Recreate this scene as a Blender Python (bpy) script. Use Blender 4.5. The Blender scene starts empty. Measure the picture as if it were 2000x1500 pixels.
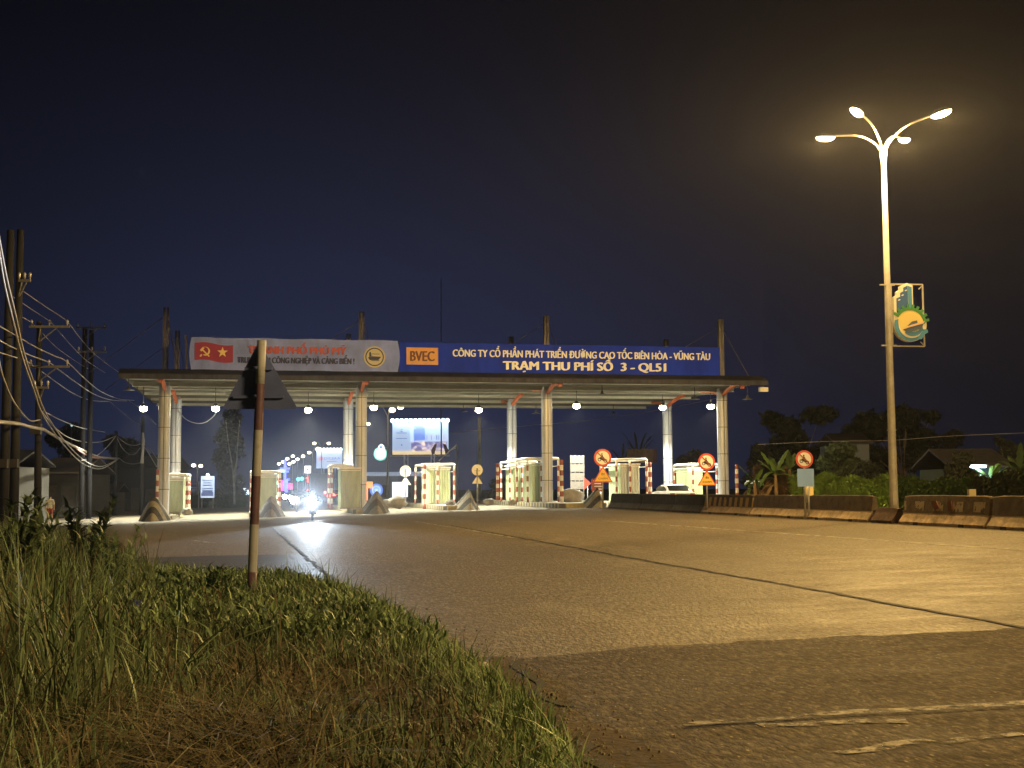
import bpy, bmesh, math, random
import numpy as np
from mathutils import Vector, Matrix, noise as mnoise
R = math.radians
random.seed(7); RNG = np.random.default_rng(11)
scene = bpy.context.scene
COL = scene.collection

# ------------------------------------------------------------------ camera
F_PX, PITCH, ROLL, EYE = 2500.0, 205.0 / 2500.0, 0.006, 1.15
cam_d = bpy.data.cameras.new("camera")
cam = bpy.data.objects.new("camera", cam_d)
COL.objects.link(cam)
CAM_M = (Matrix.Rotation(math.pi / 2 + math.atan(PITCH), 3, 'X') @ Matrix.Rotation(-ROLL, 3, 'Z'))
cam.matrix_world = Matrix.Translation((0, 0, EYE)) @ CAM_M.to_4x4()
cam_d.sensor_width, cam_d.lens = 36.0, 36.0 * F_PX / 2000.0
cam_d.clip_start, cam_d.clip_end = 0.1, 4000.0
scene.camera = cam

# ------------------------------------------------------------------ world (night sky with city glow low behind the toll gate)
scene.view_settings.view_transform = 'Standard'
scene.view_settings.look = 'None'
scene.view_settings.exposure = 0.42
scene.view_settings.gamma = 1.0
scene.cycles.use_denoising = True
scene.cycles.max_bounces = 6
scene.cycles.diffuse_bounces = 3
scene.cycles.glossy_bounces = 3
scene.cycles.volume_bounces = 0
scene.cycles.volume_step_rate = 3.0
scene.cycles.volume_max_steps = 64
scene.cycles.sample_clamp_indirect = 4.0
scene.cycles.caustics_reflective = False
scene.cycles.caustics_refractive = False
world = bpy.data.worlds.new("World")
scene.world = world
world.use_nodes = True
wn, wl = world.node_tree.nodes, world.node_tree.links
bg = wn["Background"]
tc = wn.new("ShaderNodeTexCoord")
def wmath(op, a, b=None, c=None):
    n = wn.new("ShaderNodeMath"); n.operation = op
    for i, v in enumerate((a, b, c)):
        if v is None: continue
        if isinstance(v, (int, float)): n.inputs[i].default_value = v
        else: wl.new(v, n.inputs[i])
    return n.outputs[0]
sep = wn.new("ShaderNodeSeparateXYZ"); wl.new(tc.outputs["Generated"], sep.inputs[0])
elev = wmath('MAXIMUM', sep.outputs["Z"], 0.0)
ramp = wn.new("ShaderNodeValToRGB"); wl.new(elev, ramp.inputs[0])
cr = ramp.color_ramp
cr.elements[0].position, cr.elements[0].color = 0.0, (0.0032, 0.0038, 0.0072, 1)
cr.elements[1].position, cr.elements[1].color = 0.5, (0.0010, 0.0011, 0.0019, 1)
e = cr.elements.new(0.17); e.color = (0.0026, 0.0030, 0.0054, 1)
e = cr.elements.new(0.33); e.color = (0.0013, 0.0016, 0.0033, 1)
gd = Vector((-0.115, 1.0, 0.0)).normalized()
dot = wn.new("ShaderNodeVectorMath"); dot.operation = 'DOT_PRODUCT'
flat = wn.new("ShaderNodeVectorMath"); flat.operation = 'MULTIPLY'; flat.inputs[1].default_value = (1, 1, 1.35)
wl.new(tc.outputs["Generated"], flat.inputs[0])
nrm = wn.new("ShaderNodeVectorMath"); nrm.operation = 'NORMALIZE'; wl.new(flat.outputs[0], nrm.inputs[0])
wl.new(nrm.outputs[0], dot.inputs[0]); dot.inputs[1].default_value = gd
glow = wmath('POWER', wmath('MAXIMUM', dot.outputs["Value"], 0.0), 20.0)
mx = wn.new("ShaderNodeMix"); mx.data_type = 'RGBA'; mx.blend_type = 'ADD'
mx.inputs["Factor"].default_value = 1.0
gcol = wn.new("ShaderNodeVectorMath"); gcol.operation = 'SCALE'; gcol.inputs[0].default_value = (0.0150, 0.0205, 0.0560)
wl.new(glow, gcol.inputs["Scale"])
wl.new(ramp.outputs[0], mx.inputs[6]); wl.new(gcol.outputs[0], mx.inputs[7])
wl.new(mx.outputs[2], bg.inputs[0]); bg.inputs[1].default_value = 0.74

# ------------------------------------------------------------------ pixel <-> place helpers (authoring only)
def ray(px, py):
    return CAM_M @ Vector(((px - 1000) / F_PX, -(py - 750) / F_PX, -1.0))
def at(px, py, Y):
    d = ray(px, py); t = Y / d.y
    return Vector((d.x * t, Y, EYE + d.z * t))
TH = math.atan2(0.1961, 0.9806)
U, V = Vector((math.cos(TH), math.sin(TH), 0)), Vector((-math.sin(TH), math.cos(TH), 0))
W0, CF = 20.0, 0.0225                          # crown of the road, cross fall
def wof(x, y): return x * U.x + y * U.y
def zg(x, y):
    w = wof(x, y)
    if w <= W0: return -CF * (W0 - max(w, -30.0))
    return -0.012 * (min(w, 60.0) - W0)
def gpt(px, py):
    d = ray(px, py)
    t = 1.0
    for _ in range(60):
        p = Vector((d.x * t, d.y * t, EYE + d.z * t))
        t *= (EYE - zg(p.x, p.y)) / max(EYE - p.z, 1e-4) * 0.5 + 0.5
    return Vector((d.x * t, d.y * t, zg(d.x * t, d.y * t)))
def on(px, Y, dz=0.0):                          # on the ground under image column px at depth Y
    p = at(px, 960, Y); return Vector((p.x, Y, zg(p.x, Y) + dz))
O = Vector((-21.55, 79.23, 0))
def T(u, v, dz=0.0):
    p = O + U * u + V * v
    return Vector((p.x, p.y, zg(p.x, p.y) + dz))
def Tz(u, v, z):
    p = O + U * u + V * v
    return Vector((p.x, p.y, z))

# ------------------------------------------------------------------ materials
def node(nt, kind, **kw):
    n = nt.nodes.new(kind)
    for k, v in kw.items(): setattr(n, k, v)
    return n
def mat(name, col, rough=0.7, metal=0.0, var=0.0, scale=4.0, bump=0.0, bscale=None, col2=None, emit=None, es=1.0, spec=0.5, trans=0.0, coord="Object", thr=None, streak=None):
    m = bpy.data.materials.new(name); m.use_nodes = True
    nt = m.node_tree; b = nt.nodes["Principled BSDF"]
    b.inputs["Base Color"].default_value = (*col, 1)
    b.inputs["Roughness"].default_value = rough
    b.inputs["Metallic"].default_value = metal
    b.inputs["Specular IOR Level"].default_value = spec
    if emit:
        b.inputs["Emission Color"].default_value = (*emit, 1)
        b.inputs["Emission Strength"].default_value = es
        m.cycles.emission_sampling = 'NONE'
    if var or col2 or bump:
        t = node(nt, "ShaderNodeTexCoord")
        nz = node(nt, "ShaderNodeTexNoise"); nz.inputs["Scale"].default_value = scale
        nz.inputs["Detail"].default_value = 6; nz.inputs["Roughness"].default_value = 0.65
        src = t.outputs[coord]
        if streak:
            mp = node(nt, "ShaderNodeMapping"); mp.inputs["Scale"].default_value = streak; nt.links.new(src, mp.inputs[0]); src = mp.outputs[0]
        nt.links.new(src, nz.inputs["Vector"])
        if var or col2:
            rp = node(nt, "ShaderNodeValToRGB")
            lo, hi = thr or (0.3, 0.7)
            rp.color_ramp.elements[0].position, rp.color_ramp.elements[1].position = lo, hi
            c2 = col2 or tuple(min(1, c * (1 + var)) for c in col)
            c1 = col if col2 else tuple(c * (1 - var) for c in col)
            rp.color_ramp.elements[0].color, rp.color_ramp.elements[1].color = (*c1, 1), (*c2, 1)
            nt.links.new(nz.outputs[0], rp.inputs[0]); nt.links.new(rp.outputs[0], b.inputs["Base Color"])
        if bump:
            n2 = node(nt, "ShaderNodeTexNoise"); n2.inputs["Scale"].default_value = bscale or scale * 3; n2.inputs["Detail"].default_value = 4
            nt.links.new(t.outputs[coord], n2.inputs["Vector"])
            bp = node(nt, "ShaderNodeBump"); bp.inputs["Strength"].default_value = bump; bp.inputs["Distance"].default_value = 0.02
            nt.links.new(n2.outputs[0], bp.inputs["Height"]); nt.links.new(bp.outputs[0], b.inputs["Normal"])
    return m
def glow_mat(name, col, s):
    return mat(name, (0.8, 0.8, 0.8), emit=col, es=s)
def stripe_mat(name, c1, c2, freq, direction, rough=0.75, wear=0.35):
    m = mat(name, c1, rough); nt = m.node_tree; b = nt.nodes["Principled BSDF"]
    t = node(nt, "ShaderNodeTexCoord")
    d = node(nt, "ShaderNodeVectorMath", operation='DOT_PRODUCT'); d.inputs[1].default_value = direction
    nt.links.new(t.outputs["Object"], d.inputs[0])
    mu = node(nt, "ShaderNodeMath", operation='MULTIPLY'); mu.inputs[1].default_value = freq; nt.links.new(d.outputs["Value"], mu.inputs[0])
    fr = node(nt, "ShaderNodeMath", operation='FRACT'); nt.links.new(mu.outputs[0], fr.inputs[0])
    gt = node(nt, "ShaderNodeMath", operation='GREATER_THAN'); gt.inputs[1].default_value = 0.5; nt.links.new(fr.outputs[0], gt.inputs[0])
    mx = node(nt, "ShaderNodeMix", data_type='RGBA'); mx.inputs[6].default_value = (*c1, 1); mx.inputs[7].default_value = (*c2, 1)
    nt.links.new(gt.outputs[0], mx.inputs["Factor"])
    nz = node(nt, "ShaderNodeTexNoise"); nz.inputs["Scale"].default_value = 7; nz.inputs["Detail"].default_value = 6
    nt.links.new(t.outputs["Object"], nz.inputs["Vector"])
    mr = node(nt, "ShaderNodeMapRange"); mr.inputs[1].default_value = 0.35; mr.inputs[2].default_value = 0.75; mr.inputs[3].default_value = 0.0; mr.inputs[4].default_value = wear * 1.6
    nt.links.new(nz.outputs[0], mr.inputs[0])
    m2 = node(nt, "ShaderNodeMix", data_type='RGBA'); m2.inputs[7].default_value = (0.16, 0.14, 0.115, 1)
    nt.links.new(mr.outputs[0], m2.inputs["Factor"]); nt.links.new(mx.outputs[2], m2.inputs[6]); nt.links.new(m2.outputs[2], b.inputs["Base Color"])
    return m

M = {}
M['white'] = mat("white_paint", (0.66, 0.66, 0.63), 0.5, var=0.12, scale=3)
M['red'] = mat("red_paint", (0.27, 0.075, 0.055), 0.5, var=0.2, scale=5)
M['redrust'] = mat("red_orange_steel", (0.50, 0.13, 0.055), 0.6, var=0.25, scale=2)
M['steel'] = mat("galvanised_steel", (0.42, 0.43, 0.44), 0.45, 0.6, var=0.15, scale=3)
M['dsteel'] = mat("dark_steel", (0.06, 0.06, 0.065), 0.6, 0.3, var=0.3, scale=3)
M['clad'] = mat("column_cladding", (0.46, 0.50, 0.60), 0.45, 0.15, var=0.22, scale=1.5, streak=(3, 3, 0.3))
M['roof'] = mat("canopy_roof_sheet", (0.11, 0.11, 0.095), 0.6, 0.1, var=0.15, scale=1)
M['purlin'] = mat("purlin_paint", (0.70, 0.69, 0.60), 0.55, var=0.12, scale=1)
M['fascia'] = mat("fascia_sheet", (0.024, 0.026, 0.042), 0.8, 0.0, var=0.45, scale=0.7, streak=(1.5, 1.5, 0.6), spec=0.15)
M['gutter'] = mat("gutter_sheet", (0.042, 0.046, 0.072), 0.7, 0.0, var=0.45, scale=1.0, streak=(2, 2, 0.4), spec=0.2)
M['blue'] = mat("blue_sign_sheet", (0.006, 0.030, 0.46), 0.7, var=0.25, scale=0.5, spec=0.15, streak=(1.6, 1.6, 0.5))
M['offwhite'] = mat("sign_lettering", (0.66, 0.70, 0.80), 0.5)
M['orange'] = mat("orange_plaque", (0.50, 0.26, 0.10), 0.6, var=0.1)
M['black'] = mat("black_paint", (0.012, 0.012, 0.012), 0.5)
M['arm'] = mat("crossarm_steel", (0.13, 0.13, 0.14), 0.6, var=0.3)
M['mast'] = mat("mast_steel", (0.15, 0.155, 0.175), 0.7, var=0.45, scale=2, streak=(3, 3, 0.5), spec=0.2)
M['rubber'] = mat("rubber", (0.02, 0.02, 0.02), 0.8)
M['banner'] = mat("banner_cloth", (0.19, 0.265, 0.78), 0.9, var=0.22, scale=0.7, streak=(1.5, 1.5, 0.7), bump=0.4, bscale=1.2)
M['flagred'] = mat("flag_red", (0.25, 0.03, 0.10), 0.8, var=0.1, scale=1)
M['gold'] = mat("pale_gold", (0.72, 0.58, 0.28), 0.7)
M['bannerred'] = mat("banner_red", (0.40, 0.10, 0.13), 0.8)
M['navy'] = mat("banner_navy", (0.035, 0.045, 0.14), 0.8)
M['conc'] = mat("concrete", (0.26, 0.25, 0.24), 0.85, var=0.35, scale=2.5, bump=0.3, bscale=25)
M['boothg'] = mat("green_sheet", (0.37, 0.45, 0.29), 0.5, 0.1, var=0.32, scale=1.6, streak=(2.2, 2.2, 0.35))
M['boothd'] = mat("grey_green_sheet", (0.28, 0.34, 0.25), 0.5, 0.1, var=0.32, scale=1.6, streak=(2.2, 2.2, 0.35))
M['boothw'] = mat("pale_grey_sheet", (0.42, 0.46, 0.44), 0.5, 0.2, var=0.32, scale=1.6, streak=(2.2, 2.2, 0.35))
M['shade'] = mat("lamp_shade", (0.09, 0.09, 0.09), 0.5, 0.4)
M['bulb'] = glow_mat("lamp_glow", (1.0, 0.90, 0.55), 60)
M['sodium'] = glow_mat("street_lamp_glow", (1.0, 0.70, 0.32), 80)
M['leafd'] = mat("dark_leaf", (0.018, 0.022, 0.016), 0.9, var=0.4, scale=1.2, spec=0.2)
M['leaf'] = mat("green_leaf", (0.055, 0.115, 0.022), 0.6, var=0.45, scale=1.6, spec=0.3)
M['leafb'] = mat("banana_leaf", (0.09, 0.16, 0.04), 0.5, var=0.3, scale=2.0)
M['dry'] = mat("dried_leaf", (0.19, 0.125, 0.065), 0.8, var=0.4, scale=3)
M['bark'] = mat("bark", (0.10, 0.08, 0.06), 0.9, var=0.4, scale=3, bump=0.5)
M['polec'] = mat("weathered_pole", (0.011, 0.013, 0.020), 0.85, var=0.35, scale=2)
M['wire'] = mat("cable_sheath", (0.34, 0.35, 0.39), 0.5, var=0.1)
M['skin'] = mat("skin", (0.35, 0.19, 0.12), 0.6)
M['glass'] = mat("dark_glass", (0.012, 0.014, 0.016), 0.12, spec=0.6)
M['carwhite'] = mat("white_car_paint", (0.78, 0.79, 0.78), 0.25)

# ------------------------------------------------------------------ mesh builder
class MB:
    def __init__(s): s.v, s.f, s.m, s.sm = [], [], [], []
    def add(s, vs, fs, mi=0, smooth=False):
        b = len(s.v); s.v += [tuple(v) for v in vs]
        for f in fs:
            s.f.append(tuple(i + b for i in f)); s.m.append(mi); s.sm.append(smooth)
        return s
    def box(s, c, size, mi=0, rz=0.0, rot=None):
        hx, hy, hz = size[0] / 2, size[1] / 2, size[2] / 2
        mtx = rot or Matrix.Rotation(rz, 3, 'Z'); c = Vector(c)
        vs = [c + mtx @ Vector((x, y, z)) for z in (-hz, hz) for x, y in ((-hx, -hy), (hx, -hy), (hx, hy), (-hx, hy))]
        return s.add(vs, [(3, 2, 1, 0), (4, 5, 6, 7), (0, 1, 5, 4), (1, 2, 6, 5), (2, 3, 7, 6), (3, 0, 4, 7)], mi)
    def bar(s, p, q, w, h=None, mi=0, up=(0, 0, 1)):
        p, q = Vector(p), Vector(q); d = (q - p); L = d.length; d.normalize()
        up = Vector(up)
        if abs(d.dot(up)) > 0.98: up = Vector((0, 1, 0))
        x = d.cross(up).normalized(); z = x.cross(d)
        return s.box((p + q) / 2, (w, L, h or w), mi, rot=Matrix((x, d, z)).transposed())
    def tube(s, pts, r, n=10, mi=0, cap=True, mis=None, smooth=True):
        pts = [Vector(p) for p in pts]; k = len(pts)
        rs = r if isinstance(r, (list, tuple)) else [r] * k
        b = len(s.v); prev = None
        for i, p in enumerate(pts):
            d = (pts[min(i + 1, k - 1)] - pts[max(i - 1, 0)]).normalized()
            if prev is None:
                a = Vector((1, 0, 0)) if abs(d.x) < 0.9 else Vector((0, 1, 0))
                x = d.cross(a).normalized()
            else:
                x = (prev - d * prev.dot(d)).normalized()
            prev = x; y = d.cross(x)
            for j in range(n):
                a = 2 * math.pi * j / n
                s.v.append(tuple(p + (x * math.cos(a) + y * math.sin(a)) * rs[i]))
        for i in range(k - 1):
            for j in range(n):
                s.f.append((b + i * n + j, b + i * n + (j + 1) % n, b + (i + 1) * n + (j + 1) % n, b + (i + 1) * n + j))
                s.m.append(mis[i] if mis else mi); s.sm.append(smooth)
        if cap:
            s.f.append(tuple(b + j for j in range(n))[::-1]); s.m.append(mis[0] if mis else mi); s.sm.append(False)
            s.f.append(tuple(b + (k - 1) * n + j for j in range(n))); s.m.append(mis[-1] if mis else mi); s.sm.append(False)
        return s
    def prism(s, poly, y0, y1, mi=0, axis='y'):          # 2D outline (x,z) given thickness along y
        n = len(poly)
        a = sum(poly[i][0] * poly[(i + 1) % n][1] - poly[(i + 1) % n][0] * poly[i][1] for i in range(n))
        if a < 0: poly = poly[::-1]
        vs = [(p[0], y0, p[1]) for p in poly] + [(p[0], y1, p[1]) for p in poly]
        if axis == 'x': vs = [(v[1], v[0], v[2]) for v in vs]
        if axis == 'z': vs = [(v[0], v[2], v[1]) for v in vs]
        fs = [tuple(range(n)), tuple(range(2 * n - 1, n - 1, -1))] + [(i, i + n, (i + 1) % n + n, (i + 1) % n) for i in range(n)]
        return s.add(vs, fs, mi)
    def disc(s, c, r, y0, y1, mi=0, n=28, r_in=0.0):
        ring = [(c[0] + r * math.cos(2 * math.pi * i / n), c[1] + r * math.sin(2 * math.pi * i / n)) for i in range(n)]
        if not r_in: return s.prism(ring, y0, y1, mi)
        inn = [(c[0] + r_in * math.cos(2 * math.pi * i / n), c[1] + r_in * math.sin(2 * math.pi * i / n)) for i in range(n)]
        vs = [(p[0], y, p[1]) for y in (y0, y1) for rg in (ring, inn) for p in rg]
        fs = []
        for i in range(n):
            j = (i + 1) % n
            fs += [(i, j, n + j, n + i), (2 * n + j, 2 * n + i, 3 * n + i, 3 * n + j), (j, i, 2 * n + i, 2 * n + j), (n + i, n + j, 3 * n + j, 3 * n + i)]
        return s.add(vs, fs, mi)
    def lathe(s, prof, c=(0, 0, 0), n=16, mi=0, smooth=True):   # prof: (r, z)
        b = len(s.v)
        for r, z in prof:
            for j in range(n):
                a = 2 * math.pi * j / n; s.v.append((c[0] + r * math.cos(a), c[1] + r * math.sin(a), c[2] + z))
        for i in range(len(prof) - 1):
            for j in range(n):
                s.f.append((b + i * n + j, b + i * n + (j + 1) % n, b + (i + 1) * n + (j + 1) % n, b + (i + 1) * n + j)); s.m.append(mi); s.sm.append(smooth)
        return s
    def ball(s, c, r, mi=0, n=12, k=8, sz=1.0):
        return s.lathe([(max(1e-4, r * math.sin(math.pi * i / k)), -r * sz * math.cos(math.pi * i / k)) for i in range(k + 1)], c, n, mi)
    def build(s, name, mats, parent=None, loc=None, rz=0.0):
        me = bpy.data.meshes.new(name); me.from_pydata(s.v, [], s.f)
        for m in (mats if isinstance(mats, (list, tuple)) else [mats]): me.materials.append(m)
        me.polygons.foreach_set("material_index", s.m); me.polygons.foreach_set("use_smooth", s.sm)
        me.update()
        o = bpy.data.objects.new(name, me); COL.objects.link(o)
        if parent is not None: o.parent = parent
        if loc is not None: o.location = loc
        if rz: o.rotation_euler.z = rz
        return o
def np_mesh(name, verts, quads, mats, mi=None, parent=None, smooth=True):
    me = bpy.data.meshes.new(name)
    verts = np.asarray(verts, np.float32); quads = np.asarray(quads, np.int32)
    me.vertices.add(len(verts)); me.vertices.foreach_set("co", verts.ravel())
    me.loops.add(quads.size); me.loops.foreach_set("vertex_index", quads.ravel())
    me.polygons.add(len(quads)); me.polygons.foreach_set("loop_start", np.arange(0, quads.size, 4, dtype=np.int32))
    for m in mats: me.materials.append(m)
    if mi is not None: me.polygons.foreach_set("material_index", np.asarray(mi, np.int32))
    me.polygons.foreach_set("use_smooth", np.full(len(quads), smooth))
    me.update(calc_edges=True); me.validate()
    o = bpy.data.objects.new(name, me); COL.objects.link(o)
    if parent is not None: o.parent = parent
    return o
def tag(o, label, cat, group=None, kind=None):
    o['label'] = label; o['category'] = cat
    if group: o['group'] = group
    if kind: o['kind'] = kind
    return o
def thing(name, label, cat, loc=(0, 0, 0), rz=0.0, group=None):
    o = bpy.data.objects.new(name, None); COL.objects.link(o)
    o.location = loc; o.rotation_euler.z = rz; o.empty_display_size = 0.2
    return tag(o, label, cat, group)
def struct(o): o['kind'] = 'structure'; return o
def stuff(o, label=None): o['kind'] = 'stuff'; return o
def dup(root, loc, label=None, rz=None):
    r = root.copy(); COL.objects.link(r); r.location = loc
    if label: r['label'] = label
    if rz is not None: r.rotation_euler.z = rz
    for ch in list(root.children):
        c = ch.copy(); COL.objects.link(c); c.parent = r
        for g in ch.children:
            d = g.copy(); COL.objects.link(d); d.parent = c
    return r
def light(name, kind, loc, col, power, parent=None, radius=0.1, rot=None, spot=None, blend=0.3):
    d = bpy.data.lights.new(name, kind); d.color = col; d.energy = power
    d.shadow_soft_size = radius
    if spot: d.spot_size = spot; d.spot_blend = blend
    o = bpy.data.objects.new(name, d); COL.objects.link(o)
    if parent is not None: o.parent = parent
    o.location = loc
    if rot is not None: o.rotation_euler = rot
    return o
def lettering(text, w, h, x, z, y, m, parent, name="lettering", bold=0.0, depth=0.02):
    c = bpy.data.curves.new(name, 'FONT'); c.body = text; c.size = 1.0; c.extrude = 0.5; c.resolution_u = 4
    c.align_x = 'CENTER'
    o = bpy.data.objects.new(name, c); COL.objects.link(o)
    dg = bpy.context.evaluated_depsgraph_get()
    me = bpy.data.meshes.new_from_object(o.evaluated_get(dg))
    bpy.data.objects.remove(o)
    n = len(me.vertices); co = np.empty(n * 3, np.float32); me.vertices.foreach_get("co", co); co = co.reshape(-1, 3)
    lo, hi = co.min(0), co.max(0)
    fs = [tuple(p.vertices) for p in me.polygons]; bpy.data.meshes.remove(me)
    mb = MB(); k = 3 if bold else 1
    for i in range(k):
        sh = (i - (k - 1) / 2) * bold * h
        out = np.empty_like(co)
        out[:, 0] = (co[:, 0] - (lo[0] + hi[0]) / 2) / (hi[0] - lo[0]) * (w - 2 * bold * h) + x + sh
        out[:, 2] = (co[:, 1] - (lo[1] + hi[1]) / 2) / (hi[1] - lo[1]) * h + z + (0.25 * sh if i != 1 else 0)
        out[:, 1] = y - (co[:, 2] + 0.5) * depth - 0.003 * i
        mb.add(out.tolist(), fs)
    return mb.build(name, m, parent)
def catmull(pts, n=8):
    pts = [Vector(p) for p in pts]; P = [pts[0] * 2 - pts[1]] + pts + [pts[-1] * 2 - pts[-2]]
    out = []
    for i in range(1, len(P) - 2):
        a, b, c, d = P[i - 1:i + 3]
        for k in range(n):
            t = k / n
            out.append(0.5 * ((2 * b) + (c - a) * t + (2 * a - 5 * b + 4 * c - d) * t * t + (3 * b - a - 3 * c + d) * t ** 3))
    return out + [pts[-1]]
# ================================================================== GROUND, ROAD, MARKINGS
def rs(w, s, dz=0.0):
    p = U * w + V * s; return Vector((p.x, p.y, zg(p.x, p.y) + dz))
def sheet(name, ws, ss, m, dz):
    vs = [rs(w, s, dz) for w in ws for s in ss]; k = len(ss)
    fs = [(i * k + j, (i + 1) * k + j, (i + 1) * k + j + 1, i * k + j + 1) for i in range(len(ws) - 1) for j in range(k - 1)]
    o = MB().add(vs, fs).build(name, m); return struct(o)
def road_mat(name, c1, c2, chip, chip_c, rough, bumpd, spec=0.35, grainy=0.5):
    m = bpy.data.materials.new(name); m.use_nodes = True; nt = m.node_tree; b = nt.nodes["Principled BSDF"]; L = nt.links.new
    t = node(nt, "ShaderNodeTexCoord")
    rot = node(nt, "ShaderNodeMapping"); rot.inputs["Rotation"].default_value = (0, 0, -TH); L(t.outputs["Object"], rot.inputs[0])
    def nz(scale, det, sc=None, rg=0.6):
        n = node(nt, "ShaderNodeTexNoise"); n.inputs["Scale"].default_value = scale; n.inputs["Detail"].default_value = det; n.inputs["Roughness"].default_value = rg
        if sc:
            mp = node(nt, "ShaderNodeMapping"); mp.inputs["Scale"].default_value = sc; L(rot.outputs[0], mp.inputs[0]); L(mp.outputs[0], n.inputs["Vector"])
        else: L(rot.outputs[0], n.inputs["Vector"])
        return n.outputs[0]
    big = nz(0.22, 5, (1.6, 0.5, 1)); mid = nz(1.1, 6, (0.7, 1.4, 1), 0.7); fine = nz(30, 2, (1, 0.3, 1)); grain = nz(22, 3, (1, 0.38, 1), 0.7); ripple = nz(0.55, 4, (0.35, 3.2, 1))
    def mixc(fac, a, bb, blend='MIX'):
        x = node(nt, "ShaderNodeMix", data_type='RGBA', blend_type=blend)
        for i, v in ((6, a), (7, bb)):
            if isinstance(v, tuple): x.inputs[i].default_value = (*v, 1)
            else: L(v, x.inputs[i])
        if isinstance(fac, float): x.inputs["Factor"].default_value = fac
        else: L(fac, x.inputs["Factor"])
        return x.outputs[2]
    def rng(v, a, bb, lo=0.0, hi=1.0):
        r = node(nt, "ShaderNodeMapRange"); r.inputs[1].default_value = a; r.inputs[2].default_value = bb; r.inputs[3].default_value = lo; r.inputs[4].default_value = hi
        L(v, r.inputs[0]); return r.outputs[0]
    col = mixc(rng(big, 0.35, 0.68), c1, c2)
    col = mixc(rng(mid, 0.4, 0.72, 0, 0.55), col, tuple(c * 0.62 for c in c1))
    col = mixc(rng(grain, 0.42, 0.60, 0.0, grainy), col, tuple(c * 0.42 for c in c1)); col = mixc(rng(grain, 0.44, 0.36, 0.0, grainy * 0.8), col, tuple(min(1, c * 1.5) for c in c2))
    lane = nz(0.55, 4, (1.0, 0.045, 1)); stain = nz(0.30, 7, (1.0, 0.35, 1), 0.72)
    col = mixc(rng(lane, 0.44, 0.66, 0.0, 0.42), col, tuple(c * 0.60 for c in c1)); col = mixc(rng(stain, 0.60, 0.70, 0.0, 0.55), col, tuple(c * 0.38 for c in c1)); col = mixc(rng(stain, 0.42, 0.30, 0.0, 0.5), col, tuple(min(1, c * 1.35) for c in c2))
    vo = node(nt, "ShaderNodeTexVoronoi"); vo.inputs["Scale"].default_value = chip; vm = node(nt, "ShaderNodeMapping"); vm.inputs["Scale"].default_value = (1, 0.38, 1); L(rot.outputs[0], vm.inputs[0]); L(vm.outputs[0], vo.inputs["Vector"])
    spk = rng(vo.outputs["Distance"], 0.06, 0.24, 1.0, 0.0)
    gate = rng(fine, 0.47, 0.58)
    mu = node(nt, "ShaderNodeMath", operation='MULTIPLY'); L(spk, mu.inputs[0]); L(gate, mu.inputs[1])
    col = mixc(mu.outputs[0], col, chip_c)
    L(col, b.inputs["Base Color"])
    L(rng(mid, 0.3, 0.7, rough + 0.1, rough - 0.1), b.inputs["Roughness"]); b.inputs["Specular IOR Level"].default_value = spec
    ad = node(nt, "ShaderNodeMath", operation='MULTIPLY_ADD'); ad.inputs[1].default_value = 2.2; L(ripple, ad.inputs[0]); L(grain, ad.inputs[2])
    bp = node(nt, "ShaderNodeBump"); bp.inputs["Strength"].default_value = 1.0; bp.inputs["Distance"].default_value = bumpd; L(ad.outputs[0], bp.inputs["Height"]); L(bp.outputs[0], b.inputs["Normal"])
    return m
M['road'] = road_mat("worn_concrete_road", (0.245, 0.212, 0.163), (0.325, 0.285, 0.22), 24, (0.50, 0.44, 0.34), 0.66, 0.026, 0.35, 0.8)
M['asph'] = road_mat("coarse_asphalt", (0.150, 0.125, 0.094), (0.190, 0.160, 0.118), 22, (0.60, 0.52, 0.39), 0.85, 0.02, 0.15, 1.0)
M['asph2'] = road_mat("smooth_asphalt", (0.085, 0.078, 0.074), (0.105, 0.098, 0.092), 30, (0.17, 0.16, 0.15), 0.62, 0.024, 0.3, 0.5)
M['soil'] = mat("reddish_soil", (0.075, 0.052, 0.032), 0.95, var=0.45, scale=2.2, bump=0.8, bscale=18)
M['dirt'] = mat("verge_dirt", (0.10, 0.082, 0.06), 0.95, var=0.4, scale=1.0, bump=0.6)
M['mark'] = mat("worn_white_marking", (0.62, 0.60, 0.52), 0.7, col2=(0.16, 0.14, 0.12), scale=5, thr=(0.44, 0.60))
M['mark2'] = mat("flaked_white_marking", (0.50, 0.46, 0.37), 0.75, col2=(0.06, 0.053, 0.045), scale=11, thr=(0.42, 0.60))
M['tar'] = mat("tar_joint", (0.012, 0.011, 0.010), 0.8)
def flaked(m, scale, lo, hi):
    nt = m.node_tree; t = node(nt, "ShaderNodeTexCoord"); n1 = node(nt, "ShaderNodeTexNoise"); n1.inputs["Scale"].default_value = scale; n1.inputs["Detail"].default_value = 8; n1.inputs["Roughness"].default_value = 0.75
    nt.links.new(t.outputs["Object"], n1.inputs["Vector"]); r = node(nt, "ShaderNodeMapRange"); r.inputs[1].default_value = lo; r.inputs[2].default_value = hi; nt.links.new(n1.outputs[0], r.inputs[0])
    nt.links.new(r.outputs[0], nt.nodes["Principled BSDF"].inputs["Alpha"])
flaked(M['mark2'], 7.0, 0.42, 0.54); flaked(M['mark'], 1.6, 0.36, 0.50)
sheet("ground", [-700, -30, W0, 60, 700], [-60, 30, 150, 400, 900, 2500], M['dirt'], 0.0)
sheet("road", [-14.5, W0 - 0.9], [-30, 0, 30, 60, 90, 150, 300, 600, 1500], M['road'], 0.006)
sheet("road", [W0 + 1.0, W0 + 11.5], [-30, 0, 60, 120, 300, 600, 1500], M['road'], 0.006)
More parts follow.
